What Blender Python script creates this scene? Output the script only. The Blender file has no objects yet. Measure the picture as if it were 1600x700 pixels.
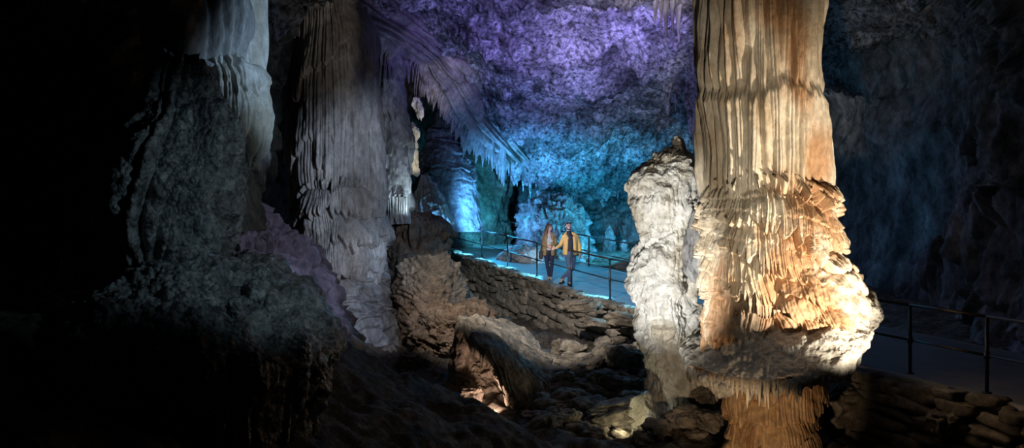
import bpy, bmesh, math, random
import numpy as np
from mathutils import Vector, Matrix

C = bpy.context.scene.collection
F, CX, CY, CAMZ = 1250.0, 800.0, 350.0, 4.0      # focal length in pixels of the 1600x700 frame, eye height
rnd = random.Random(11)

def P(px, py, d):
    """point seen at pixel px,py at distance d (metres)"""
    return np.array([(px-CX)/F*d, d, CAMZ+(CY-py)/F*d])

# ------------------------------------------------------------------ noise
_r = np.random.RandomState(5)
_p = _r.permutation(256)
PERM = np.concatenate([_p, _p]).astype(np.int32)
g = _r.normal(size=(256, 3)); g /= np.linalg.norm(g, axis=1)[:, None]
GRAD = g.astype(np.float32)
JIT = _r.rand(256, 3).astype(np.float32)
VAL = _r.rand(256).astype(np.float32)

def hsh(i, j, k):
    return PERM[(PERM[(PERM[i & 255]+j) & 255]+k) & 255]

def perlin(x, y, z=0.0):
    x, y, z = np.broadcast_arrays(np.asarray(x, np.float32), np.asarray(y, np.float32), np.asarray(z, np.float32))
    xi = np.floor(x).astype(np.int32); yi = np.floor(y).astype(np.int32); zi = np.floor(z).astype(np.int32)
    xf = x-xi; yf = y-yi; zf = z-zi
    u = xf*xf*xf*(xf*(xf*6-15)+10); v = yf*yf*yf*(yf*(yf*6-15)+10); w = zf*zf*zf*(zf*(zf*6-15)+10)
    def c(a, b, d):
        h = hsh(xi+a, yi+b, zi+d)
        return GRAD[h, 0]*(xf-a)+GRAD[h, 1]*(yf-b)+GRAD[h, 2]*(zf-d)
    def L(a, b, t): return a+(b-a)*t
    r = L(L(L(c(0,0,0), c(1,0,0), u), L(c(0,1,0), c(1,1,0), u), v),
          L(L(c(0,0,1), c(1,0,1), u), L(c(0,1,1), c(1,1,1), u), v), w)
    return r*1.7

def fbm(x, y, z, oct=4, gain=.5):
    a, s, t = 1.0, 0.0, 0.0
    for o in range(oct):
        s = s+a*perlin(x, y, z); t += a
        x = x*2.03+7.1; y = y*2.03+3.3; z = z*2.03+5.7; a *= gain
    return s/t*1.3

def ridged(x, y, z, oct=4, gain=.5):
    a, s, t = 1.0, 0.0, 0.0
    for o in range(oct):
        s = s+a*(1-np.abs(perlin(x, y, z))*1.6); t += a
        x = x*2.03+7.1; y = y*2.03+3.3; z = z*2.03+5.7; a *= gain
    return s/t

def worley(x, y, z):
    x, y, z = np.broadcast_arrays(np.asarray(x, np.float32), np.asarray(y, np.float32), np.asarray(z, np.float32))
    xi = np.floor(x).astype(np.int32); yi = np.floor(y).astype(np.int32); zi = np.floor(z).astype(np.int32)
    f1 = np.full(x.shape, 9., np.float32); f2 = f1.copy(); idd = np.zeros(x.shape, np.int32)
    for a in (-1, 0, 1):
        for b in (-1, 0, 1):
            for c in (-1, 0, 1):
                h = hsh(xi+a, yi+b, zi+c)
                dx = xi+a+JIT[h, 0]-x; dy = yi+b+JIT[h, 1]-y; dz = zi+c+JIT[h, 2]-z
                d = dx*dx+dy*dy+dz*dz
                m = d < f1
                f2 = np.where(m, f1, np.minimum(f2, d)); idd = np.where(m, h, idd); f1 = np.where(m, d, f1)
    return np.sqrt(f1), np.sqrt(f2), VAL[idd]

def sstep(a, b, x):
    t = np.clip((x-a)/(b-a), 0, 1); return t*t*(3-2*t)

# ------------------------------------------------------------------ objects
def props(o, label=None, cat=None, group=None, kind=None):
    if label: o['label'] = label
    if cat: o['category'] = cat
    if group: o['group'] = group
    if kind: o['kind'] = kind
    return o

def empty(name, loc, label, cat, group=None):
    o = bpy.data.objects.new(name, None); C.objects.link(o)
    o.location = Vector([float(v) for v in loc]); o.empty_display_size = .1
    return props(o, label, cat, group)

def link_mesh(name, me, m, parent=None, loc=None):
    o = bpy.data.objects.new(name, me); C.objects.link(o)
    if m: me.materials.append(m)
    if parent is not None:
        o.parent = parent
        base = Vector(parent.location)
        pp = parent.parent
        while pp is not None: base = base+Vector(pp.location); pp = pp.parent
        me.transform(Matrix.Translation(-base))     # mesh given in world metres
    elif loc is not None:
        L = Vector([float(v) for v in loc]); me.transform(Matrix.Translation(-L)); o.location = L
    return o

def mesh_np(name, V, Fq, smooth=True, tint=None, tris=None):
    me = bpy.data.meshes.new(name)
    V = np.ascontiguousarray(V, np.float32).reshape(-1, 3); Fq = np.asarray(Fq, np.int32).reshape(-1, 4)
    nt = 0 if tris is None else len(tris)
    loops = Fq.ravel() if nt == 0 else np.concatenate([Fq.ravel(), np.asarray(tris, np.int32).ravel()])
    me.vertices.add(len(V)); me.vertices.foreach_set('co', V.ravel())
    me.loops.add(len(loops)); me.loops.foreach_set('vertex_index', loops)
    n = len(Fq)+nt
    me.polygons.add(n)
    st = np.concatenate([np.arange(len(Fq))*4, len(Fq)*4+np.arange(nt)*3]).astype(np.int32)
    me.polygons.foreach_set('loop_start', st)
    me.polygons.foreach_set('use_smooth', np.full(n, smooth))
    if tint is not None:
        a = me.attributes.new('tint', 'FLOAT', 'POINT'); a.data.foreach_set('value', np.asarray(tint, np.float32).ravel())
    me.update(calc_edges=True)
    return me

def grid_faces(nv, nu, wrap):
    i = np.arange(nv-1)[:, None]; j = np.arange(nu if wrap else nu-1)[None, :]
    j2 = (j+1) % nu
    a = i*nu+j; b = i*nu+j2; c = (i+1)*nu+j2; d = (i+1)*nu+j
    return np.stack([a, b, c, d], -1).reshape(-1, 4)

def hermite(Y, t):
    """Catmull-Rom through rows Y (n,...) at float positions t in [0,n-1]"""
    Y = np.asarray(Y, float); n = len(Y)
    i = np.clip(np.floor(t).astype(int), 0, n-2); f = (t-i).reshape((-1,)+(1,)*(Y.ndim-1))
    p0 = Y[np.clip(i-1, 0, n-1)]; p1 = Y[i]; p2 = Y[i+1]; p3 = Y[np.clip(i+2, 0, n-1)]
    m1 = (p2-p0)*.42; m2 = (p3-p1)*.42
    return (2*f**3-3*f**2+1)*p1+(f**3-2*f**2+f)*m1+(-2*f**3+3*f**2)*p2+(f**3-f**2)*m2

class Grid: pass

def normals(Pt, wrap):
    du = (np.roll(Pt, -1, 1)-np.roll(Pt, 1, 1)) if wrap else np.gradient(Pt, axis=1)
    dv = np.gradient(Pt, axis=0)
    N = np.cross(du, dv); N /= (np.linalg.norm(N, axis=2, keepdims=True)+1e-9)
    return N

def rings(rows, d, nu, nv):
    """closed upright form from outline rows (xl, yl, xr, yr, depth radius, front drop), pixel outline at distance d"""
    R = []
    for r in rows:
        r = list(r)
        if len(r) == 3: r = [r[1], r[0], r[2], r[0]]          # (y, xl, xr)
        if len(r) == 4: r += [abs(P(r[2], r[3], d)[0]-P(r[0], r[1], d)[0])/2, 0]
        if len(r) == 5: r += [0]
        Lp = P(r[0], r[1], d); Rp = P(r[2], r[3], d)
        R.append([*((Lp+Rp)/2), *((Rp-Lp)/2), r[4], r[5]])
    R = np.array(R)
    t = np.linspace(0, len(R)-1, 400); A = hermite(R, t)
    dl = np.linalg.norm(np.diff(A[:, :3], axis=0), axis=1)+np.abs(np.diff(A[:, 3]))*.7+.15*np.abs(np.diff(A[:, 7]))
    s = np.concatenate([[0], np.cumsum(dl)])
    q = np.linspace(0, s[-1], nv)
    B = np.stack([np.interp(q, s, A[:, k]) for k in range(8)], 1)
    uu = np.linspace(0, 2*math.pi, nu, endpoint=False); th = uu+.5*np.sin(uu)+math.pi/2      # finer towards the viewer's side
    c = np.cos(th)[None, :, None]; sn = np.sin(th)[None, :, None]
    dv = np.stack([0*B[:, 6], B[:, 6], B[:, 7]], 1)[:, None, :]
    G = Grid(); G.wrap = True
    G.P = B[:, None, 0:3]+B[:, None, 3:6]*c+dv*sn
    G.N = normals(G.P, True)
    rad = G.P-B[:, None, :3]
    if (G.N*rad).sum() < 0: G.N = -G.N
    G.th = np.broadcast_to(th[None, :], G.P.shape[:2])
    rm = np.hypot(B[:, 3].max(), .0)
    G.S = G.th*rm; G.V = np.broadcast_to(q[:, None], G.P.shape[:2])
    G.x, G.y, G.z = G.P[..., 0], G.P[..., 1], G.P[..., 2]
    return G

def sheet(ctrl, nu, nv):
    A = np.array([[P(*c) for c in row] for row in ctrl])
    A = hermite(A, np.linspace(0, A.shape[0]-1, nv))
    A = np.swapaxes(hermite(np.swapaxes(A, 0, 1), np.linspace(0, A.shape[1]-1, nu)), 0, 1)
    G = Grid(); G.wrap = False; G.P = A; G.N = normals(A, False)
    if (G.N*(np.array([0, 0, CAMZ])-A)).sum() < 0: G.N = -G.N
    du = np.linalg.norm(np.diff(A, axis=1), axis=2); G.S = np.concatenate([np.zeros((nv, 1)), np.cumsum(du, 1)], 1)
    dv = np.linalg.norm(np.diff(A, axis=0), axis=2); G.V = np.concatenate([np.zeros((1, nu)), np.cumsum(dv, 0)], 0)
    G.x, G.y, G.z = A[..., 0], A[..., 1], A[..., 2]
    return G

def emit(G, name, m, parent=None, loc=None, tint=None, cap=True, back=0.0):
    nv, nu = G.P.shape[:2]
    V = G.P.reshape(-1, 3); Fq = grid_faces(nv, nu, G.wrap); tr = None
    if G.wrap and cap:
        V = np.concatenate([V, G.P[0].mean(0)[None], G.P[-1].mean(0)[None]])
        j = np.arange(nu); j2 = (j+1) % nu; a = nv*nu
        tr = np.concatenate([np.stack([np.full(nu, a), j2, j], 1), np.stack([np.full(nu, a+1), (nv-1)*nu+j, (nv-1)*nu+j2], 1)])
        if tint is not None: tint = np.concatenate([tint.ravel(), [.5, .5]])
    if back:
        # give an open sheet a rear skin so that it is a solid body
        B = G.P-G.N*back
        V = np.concatenate([V, B.reshape(-1, 3)]); n = nv*nu
        Fb = Fq[:, ::-1]+n
        def strip(idx):
            idx = np.asarray(idx); return np.stack([idx[:-1], idx[1:], idx[1:]+n, idx[:-1]+n], 1)
        e = [strip(np.arange(nu)), strip((nv-1)*nu+np.arange(nu)), strip(np.arange(nv)*nu), strip(np.arange(nv)*nu+nu-1)]
        Fq = np.concatenate([Fq, Fb]+e)
        if tint is not None: tint = np.concatenate([tint.ravel(), tint.ravel()])
    me = mesh_np(name, V, Fq, True, tint, tr)
    return link_mesh(name, me, m, parent, loc)

# ------------------------------------------------------------------ relief recipes (all return metres, outward)
def flutes(G, w, seed=0., wander=.6, soft=.85, zf=1.):
    u = G.S/w+wander*perlin(G.S/w*.35+seed, G.z*.35/max(w*6, .3)*zf, seed)*2+.35*zf*perlin(G.S/w*.9, G.z*1.3*zf, seed+9)
    k = np.floor(u)
    a = np.abs(np.sin(math.pi*u))**soft
    amp = .45+.75*np.abs(perlin(k*1.37+seed, G.z*.6, 3.3+seed))*1.6
    return a*amp, k

def tiers(G, period, fl, tooth=.35, slope=0., seed=0., warp=.5, lip=.1, sharp=.7):
    T = (-G.z+slope*G.x)/period+warp*perlin(G.x*.9+seed, G.y*.9, G.z*.8/period*.5)+.5*warp*perlin(G.x*2.3, G.y*2.3+seed, G.z/period)
    T = T+tooth*(.5-fl)+seed
    k = np.floor(T); f = T-k
    o = f**sharp*(1-sstep(1-lip, 1, f))
    amp = .5+.9*np.abs(perlin(k*2.7+seed, G.x*1.1, G.y*1.1+seed))
    return o*amp, f, k

def put(G, disp, down=None):
    G.P = G.P+G.N*disp[..., None]
    if down is not None: G.P[..., 2] -= down

# ------------------------------------------------------------------ materials
def mat(name, c1, c2, scale=1.5, rough=.75, bump=.4, bscale=25., dist=.02, spec=.3, c3=None, sc3=.6, stretch=(1, 1, 1),
        tint=None, kind='rock', metal=0.0, speck=.0):
    m = bpy.data.materials.new(name); m.use_nodes = True
    nt = m.node_tree; N = nt.nodes; Lk = nt.links; b = N['Principled BSDF']
    b.inputs['Roughness'].default_value = rough; b.inputs['Metallic'].default_value = metal
    b.inputs['Specular IOR Level'].default_value = spec
    if kind == 'plain':
        b.inputs['Base Color'].default_value = (*c1, 1); 
    tc = N.new('ShaderNodeTexCoord'); geo = N.new('ShaderNodeNewGeometry')
    mp = N.new('ShaderNodeMapping'); mp.inputs['Scale'].default_value = stretch
    Lk.new(geo.outputs['Position'], mp.inputs['Vector'])
    n1 = N.new('ShaderNodeTexNoise'); n1.inputs['Scale'].default_value = scale; n1.inputs['Detail'].default_value = 8; n1.inputs['Roughness'].default_value = .62
    Lk.new(mp.outputs[0], n1.inputs['Vector'])
    rp = N.new('ShaderNodeValToRGB'); rp.color_ramp.elements[0].position = .36; rp.color_ramp.elements[1].position = .64
    rp.color_ramp.elements[0].color = (*c1, 1); rp.color_ramp.elements[1].color = (*c2, 1)
    Lk.new(n1.outputs['Fac'], rp.inputs['Fac'])
    col = rp.outputs['Color']
    if c3:
        n3 = N.new('ShaderNodeTexNoise'); n3.inputs['Scale'].default_value = sc3; n3.inputs['Detail'].default_value = 5
        Lk.new(mp.outputs[0], n3.inputs['Vector'])
        r3 = N.new('ShaderNodeValToRGB'); r3.color_ramp.elements[0].position = .48; r3.color_ramp.elements[1].position = .6
        Lk.new(n3.outputs['Fac'], r3.inputs['Fac'])
        mx = N.new('ShaderNodeMixRGB'); mx.inputs['Color2'].default_value = (*c3, 1)
        Lk.new(r3.outputs['Color'], mx.inputs['Fac']); Lk.new(col, mx.inputs['Color1']); col = mx.outputs[0]
    if tint:
        at = N.new('ShaderNodeAttribute'); at.attribute_name = 'tint'
        mx = N.new('ShaderNodeMixRGB'); mx.blend_type = 'MIX'; mx.inputs['Color2'].default_value = (*tint, 1)
        Lk.new(at.outputs['Fac'], mx.inputs['Fac']); Lk.new(col, mx.inputs['Color1']); col = mx.outputs[0]
    if speck:
        n4 = N.new('ShaderNodeTexNoise'); n4.inputs['Scale'].default_value = bscale*.55; n4.inputs['Detail'].default_value = 5; n4.inputs['Roughness'].default_value = .7
        Lk.new(mp.outputs[0], n4.inputs['Vector'])
        mr = N.new('ShaderNodeMapRange'); mr.inputs['From Min'].default_value = .38; mr.inputs['From Max'].default_value = .62; mr.inputs['To Min'].default_value = 1-speck; mr.inputs['To Max'].default_value = 1+speck*.4
        Lk.new(n4.outputs['Fac'], mr.inputs['Value'])
        mx = N.new('ShaderNodeMixRGB'); mx.blend_type = 'MULTIPLY'; mx.inputs['Fac'].default_value = 1
        Lk.new(col, mx.inputs['Color1']); Lk.new(mr.outputs[0], mx.inputs['Color2']); col = mx.outputs[0]
    if kind != 'plain': Lk.new(col, b.inputs['Base Color'])
    if bump:
        n2 = N.new('ShaderNodeTexNoise'); n2.inputs['Scale'].default_value = bscale; n2.inputs['Detail'].default_value = 6; n2.inputs['Roughness'].default_value = .68
        Lk.new(mp.outputs[0], n2.inputs['Vector'])
        bp = N.new('ShaderNodeBump'); bp.inputs['Strength'].default_value = bump; bp.inputs['Distance'].default_value = dist
        Lk.new(n2.outputs['Fac'], bp.inputs['Height'])
        h = bp
        if kind == 'popcorn':
            vo = N.new('ShaderNodeTexVoronoi'); vo.inputs['Scale'].default_value = 26; Lk.new(geo.outputs['Position'], vo.inputs['Vector'])
            b2 = N.new('ShaderNodeBump'); b2.inputs['Strength'].default_value = .9; b2.inputs['Distance'].default_value = .02; b2.invert = True
            Lk.new(vo.outputs['Distance'], b2.inputs['Height']); Lk.new(bp.outputs[0], b2.inputs['Normal']); h = b2
        Lk.new(h.outputs[0], b.inputs['Normal'])
    return m

M = {}
M['cream'] = mat('calcite_cream', (.56, .43, .28), (.84, .74, .58), 1.8, .55, .6, 22, .025, .4, c3=(.50, .29, .15), sc3=1.1, stretch=(1, 1, .45), speck=.25)
M['shelf'] = mat('calcite_shelf', (.30, .28, .24), (.62, .57, .48), 3.0, .6, .8, 18, .03, .4, speck=.4)
M['amber'] = mat('calcite_amber', (.36, .19, .08), (.68, .46, .25), 2.2, .5, .6, 20, .02, .5, stretch=(1, 1, .6), speck=.35)
M['white'] = mat('calcite_white', (.60, .58, .53), (.85, .84, .80), 2.5, .6, .7, 14, .03, .35, c3=(.50, .45, .36), sc3=1.2, speck=.25)
M['grey'] = mat('flowstone_grey', (.24, .24, .245), (.52, .52, .52), 1.3, .65, .7, 12, .035, .3, c3=(.22, .20, .185), sc3=.5, stretch=(1, 1, .5), speck=.4)
M['brown'] = mat('limestone_brown', (.10, .085, .07), (.32, .27, .22), 1.0, .8, .9, 8, .06, .2, c3=(.20, .14, .10), sc3=.35, speck=.5)
M['ceiling'] = mat('cave_ceiling', (.10, .10, .11), (.50, .50, .52), .7, .8, .9, 13, .06, .2, c3=(.66, .66, .70), sc3=.9, speck=.85)
M['drape'] = mat('drapery_stone', (.20, .175, .165), (.50, .45, .43), 1.2, .65, .5, 10, .03, .3, speck=.35)
M['wall'] = mat('cave_wall', (.14, .14, .14), (.48, .48, .48), 1.2, .7, .9, 6, .08, .35, stretch=(1, 1, .5), speck=.6)
M['mound'] = mat('pale_flowstone', (.30, .31, .32), (.68, .69, .7), 1.4, .6, .9, 6, .08, .35, stretch=(1, 1, .6), speck=.6)
M['popcorn'] = mat('cave_popcorn', (.14, .15, .15), (.46, .48, .48), 6.0, .3, .8, 30, .02, .7, kind='popcorn', speck=.6)
M['soil'] = mat('cave_soil', (.07, .06, .05), (.19, .16, .13), 1.6, .85, 1.0, 11, .06, .25, speck=.5)
M['stone'] = mat('wall_stone', (.10, .085, .065), (.24, .20, .16), 2.4, .85, .7, 14, .03, .2, tint=(.42, .37, .31), speck=.4)
M['rubble'] = mat('rubble_stone', (.15, .125, .10), (.42, .36, .29), 2.0, .85, 1.0, 11, .05, .2, speck=.5)
M['path'] = mat('path_concrete', (.30, .30, .30), (.42, .42, .42), 3.0, .34, .25, 30, .008, .5)
M['rail'] = mat('rail_steel', (.06, .055, .055), (.09, .085, .08), 5, .4, 0, spec=.5, metal=.6)
M['skin'] = mat('skin', (.52, .31, .22), (.58, .36, .26), 8, .55, 0)
M['jacket_tan'] = mat('jacket_tan', (.22, .15, .07), (.28, .20, .10), 9, .85, .3, 60, .004)
M['jacket_mustard'] = mat('jacket_mustard', (.56, .33, .10), (.66, .42, .15), 9, .85, .3, 60, .004)
M['jeans_navy'] = mat('jeans_navy', (.012, .016, .045), (.02, .028, .07), 9, .85, .3, 60, .004)
M['jeans_blue'] = mat('jeans_blue', (.045, .075, .15), (.08, .12, .21), 7, .85, .3, 60, .004)
M['shirt_dark'] = mat('shirt_dark', (.012, .015, .022), (.025, .03, .04), 9, .8, .3, 60, .004)
M['top_grey'] = mat('top_grey', (.38, .38, .37), (.48, .48, .47), 9, .85, .3, 60, .004)
M['hair_brown'] = mat('hair_brown', (.09, .045, .025), (.20, .11, .06), 22, .45, .4, 60, .006, stretch=(1, 1, .2))
M['hair_dark'] = mat('hair_dark', (.03, .018, .012), (.06, .035, .022), 22, .5, .4, 60, .006)
M['shoe_grey'] = mat('shoe_grey', (.16, .15, .15), (.26, .25, .25), 12, .7, 0)
M['shoe_dark'] = mat('shoe_dark', (.02, .018, .018), (.035, .03, .03), 12, .6, 0)
M['leather'] = mat('bag_leather', (.015, .012, .014), (.03, .024, .026), 12, .45, 0)
M['sole'] = mat('shoe_sole', (.5, .5, .48), (.6, .6, .58), 12, .7, 0)

#---SHELL---
Q = .6
def q(n): return max(8, int(n*Q))

# ------------------------------------------------------------------ cave shell
# ceiling: starts at the hanging lip above the walkway and arches up over the viewer
def build_ceiling():
    lip = [(300, -10, 12), (430, 6, 18), (500, 12, 20), (570, 26, 22.5), (640, 66, 25), (710, 122, 28), (765, 186, 30.5), (830, 256, 33), (910, 292, 35), (990, 286, 36), (1070, 262, 35), (1150, 260, 34), (1300, 240, 30), (1450, 200, 25), (1650, 120, 20)]
    rows = []
    for k, f in enumerate([0, .12, .3, .5, .75, 1.0]):
        row = []
        for (x, y, d) in lip:
            ty = -190; td = 12+3*((x-800)/800)**2*0+ (x > 1100)*1.0
            row.append((x+(x-800)*-.03*f, y*(1-f)+ty*f, d*(1-f)**1.15+td*(1-(1-f)**1.15)))
        rows.append(row)
    G = sheet(rows, q(1150), q(560))
    x, y, z = G.x, G.y, G.z
    big = fbm(x*.22, y*.22, z*.22, 4)*1.1
    led = ridged(x*.35+3, y*.22+x*.1, z*.5, 3)*.6
    # down-hanging tufts: fine in plan, long in height
    w = perlin(x*1.2, y*1.2, 0)*.5
    f1, f2, _ = worley(x*2.4+w, y*1.7+w, z*.9)
    tuft = np.clip(1-f1*1.15, 0, 1)**1.3
    f1b, _, _ = worley(x*6.3+w, y*3.6, z*2.4)
    tuft2 = np.clip(1-f1b*1.2, 0, 1)**1.4
    f1c, _, _ = worley(x*13, y*8, z*5); fine = fbm(x*4, y*4, z*4, 4)*.09; tuft2 = tuft2+np.clip(.9-f1c, 0, 1)*.55
    mask = .5+.5*sstep(-.3, .4, perlin(x*.5, y*.5, z*.5+4))
    G.P = G.P+G.N*(big*.45+led+fine)[..., None]
    edge = np.linspace(1, 0, G.P.shape[0])[:, None]
    G.P[..., 2] -= (tuft*.34+tuft2*.17)*mask+tuft*.5*(edge > .0)*edge**6
    return G
GC = build_ceiling()
props(emit(GC, 'ceiling', M['ceiling']), 'rough cave ceiling covered in small hanging tufts, lit purple and blue', 'ceiling', kind='structure')
PC = GC.P.reshape(-1, 3)[::3]
PCpx = CX+PC[:, 0]/PC[:, 1]*F; PCpy = CY-(PC[:, 2]-CAMZ)/PC[:, 1]*F
def on_ceiling(px, py):
    i = np.argmin((PCpx-px)**2+(PCpy-py)**2); return PC[i].copy()

def drip_wall(G, w, a_fl, period, a_t, seed, big=.8):
    x, y, z = G.x, G.y, G.z
    b = fbm(x*.28+seed, y*.28, z*.16, 4)*big
    fl, k = flutes(G, w, seed, .9)
    t, f, kk = tiers(G, period, fl, .3, .1, seed, .8, .12)
    reg = sstep(-.25, .3, perlin(x*.25+seed, y*.25, z*.3))
    rr = fbm(x*2.6, y*2.6, z*1.6+seed, 5)*.16
    put(G, b+fl*a_fl*reg+t*a_t*(.4+.6*reg)+rr+fbm(x*7, y*7, z*5, 3)*.05)

GB = sheet([[(520, 430, 38), (640, 430, 37), (720, 420, 36), (790, 415, 35), (860, 420, 34), (950, 435, 33), (1050, 450, 31), (1180, 470, 29)],
            [(520, 380, 39), (640, 380, 38), (720, 370, 38), (790, 370, 37), (860, 365, 35), (950, 380, 35), (1050, 390, 33), (1180, 400, 30)],
            [(520, 310, 39), (640, 310, 38), (720, 310, 39), (790, 310, 39), (860, 310, 37), (950, 310, 37), (1050, 310, 35), (1180, 310, 32)],
            [(520, 240, 39), (640, 240, 38), (720, 240, 39), (790, 240, 39), (860, 240, 39), (950, 240, 39), (1050, 240, 37), (1180, 240, 33)],
            [(520, 120, 39), (640, 130, 38), (720, 150, 39), (790, 170, 39), (860, 180, 39), (950, 180, 39), (1050, 180, 38), (1180, 170, 35)]], q(640), q(300))
drip_wall(GB, .42, .22, 2.4, .5, 1.3, 1.0)
props(emit(GB, 'wall_back', M['wall']), 'far cave wall of dripping flowstone behind the walkway, lit blue', 'cave wall', kind='structure')

GR = sheet([[(1060, 720, 33), (1180, 700, 28), (1300, 690, 22), (1420, 690, 18), (1540, 700, 15), (1680, 740, 12.5)],
            [(1060, 540, 34), (1180, 540, 29), (1300, 540, 23), (1420, 540, 19), (1540, 540, 16), (1680, 550, 13.5)],
            [(1060, 400, 34), (1180, 400, 30), (1300, 400, 25), (1420, 400, 20.5), (1540, 400, 17), (1680, 400, 14)],
            [(1060, 290, 35), (1180, 290, 31), (1300, 290, 26.5), (1420, 300, 21), (1540, 290, 18), (1680, 290, 15)],
            [(1060, 150, 35), (1180, 150, 30), (1300, 150, 25), (1420, 150, 21), (1540, 150, 17), (1680, 150, 14)],
            [(1060, 0, 31), (1180, 0, 27), (1300, 0, 22), (1420, 0, 18), (1540, 0, 15), (1680, 0, 12)],
            [(1060, -160, 24), (1180, -160, 21), (1300, -160, 17), (1420, -160, 14), (1540, -160, 11), (1680, -160, 9)]], q(560), q(600))
drip_wall(GR, .38, .2, 2.1, .45, 5.1, 1.0)
props(emit(GR, 'wall_right', M['wall']), 'dark fluted cave wall on the right, faintly lit blue', 'cave wall', kind='structure')

GL = sheet([[(330, 640, 17), (420, 560, 24), (520, 520, 28), (620, 470, 30), (700, 430, 32), (790, 420, 35)],
            [(330, 420, 17), (420, 420, 25), (520, 400, 29), (620, 380, 31), (700, 370, 33), (790, 360, 36)],
            [(330, 260, 17), (420, 260, 24), (520, 260, 29), (620, 250, 32), (700, 260, 34), (790, 260, 36)],
            [(330, 130, 17), (420, 130, 23), (520, 130, 28), (620, 120, 31), (700, 150, 33), (790, 200, 36)],
            [(330, 0, 16), (420, 10, 21), (520, 20, 25), (620, 60, 28), (700, 100, 31), (790, 170, 34)],
            [(330, -120, 14), (420, -80, 18), (520, -60, 22), (620, 0, 26), (700, 60, 29), (790, 140, 32)]], q(420), q(420))
drip_wall(GL, .36, .22, 1.7, .4, 8.8, .9)
props(emit(GL, 'wall_left', M['brown']), 'brown flowstone wall in the recess behind the big grey column', 'cave wall', kind='structure')

# ground
def path_edge(d):            # near edge of the walkway: x and z at distance d
    x = 2.45+(20-d)*.405
    z = 2.08+(d-20)*(.074 if d > 20 else .036)
    return x, z
def ground_h(x, y):
    ramp = np.clip((1.1-x)*.52, 0, 2.6)
    near = 1-sstep(11.3, 13.8, y+.35*perlin(x*.8, y*.5, 2))
    h = .45+ramp*near
    h = h+sstep(13.5, 18, y)*.5+sstep(3.5, 6, x)*.35*sstep(10, 15, y)
    h = h+(1-sstep(4, 9, np.abs(x+9)))*.0+sstep(-2.5, -7, x)*1.2*sstep(12, 17, y)
    return h
nx, ny = q(620), q(720)
xs = np.linspace(-11, 12, nx); ys = 5.0*(40/5.0)**np.linspace(0, 1, ny)
X, Y = np.meshgrid(xs, ys)
H = ground_h(X, Y)
rt = 1-sstep(.5, 4.5, X)*.35
H = H+fbm(X*.7, Y*.7, 1.0, 3)*.22*rt+ridged(X*1.7+Y*.4, Y*1.5, 2., 4)*.18*rt+fbm(X*5, Y*5, 3., 3)*.045
f1, f2, _ = worley(X*3.1, Y*3.1, 0*X); H = H+np.clip(.5-f1, 0, 1)*.16*sstep(0, .4, perlin(X*.6, Y*.6, 8.))
G = Grid(); G.P = np.stack([X, Y, H], -1); G.wrap = False; G.N = normals(G.P, False); GG = G
props(emit(G, 'floor', M['soil']), 'dark uneven earth floor of the cave', 'ground', kind='structure')
def gz(x, y):
    i = min(max(int(round((x+11)/23*(nx-1))), 0), nx-1); j = min(max(int(round(math.log(y/5.0)/math.log(8)*(ny-1))), 0), ny-1)
    return float(H[j, i])

# walkway slab
DW = 3.1; dirn = np.array([.405, -1]); dirn /= np.linalg.norm(dirn); perp = np.array([1, .405])/math.hypot(1, .405)
def path_pt(d, o, dz=0.):
    x, z = path_edge(d); return np.array([x+perp[0]*o, d+perp[1]*o, z+dz])
ds = np.linspace(34, 8, 200); G = Grid(); G.wrap = False
offs = np.linspace(-.12, DW+.25, 24)
G.P = np.array([[path_pt(d, o) for o in offs] for d in ds]); G.P[..., 2] += perlin(G.P[..., 0]*.8, G.P[..., 1]*.8, 0)*.015
G.N = np.zeros_like(G.P); G.N[..., 2] = 1
props(emit(G, 'walkway', M['path'], back=.22), 'smooth concrete walkway sloping down to the right, glowing blue', 'walkway', kind='structure')
# ground beyond the walkway
G = Grid(); G.wrap = False
G.P = np.array([[path_pt(d, o, -.05+max(0, o-DW-.6)*.10) for o in np.linspace(DW+.15, 16, 90)] for d in np.linspace(40, 8, 260)])
G.P[..., 2] += fbm(G.P[..., 0]*.8, G.P[..., 1]*.8, 0*G.P[..., 0], 4)*.22-.12
G.N = np.zeros_like(G.P); G.N[..., 2] = 1
props(emit(G, 'floor', M['rubble']), 'rocky ground beyond the far railing of the walkway', 'ground', kind='structure')

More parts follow.
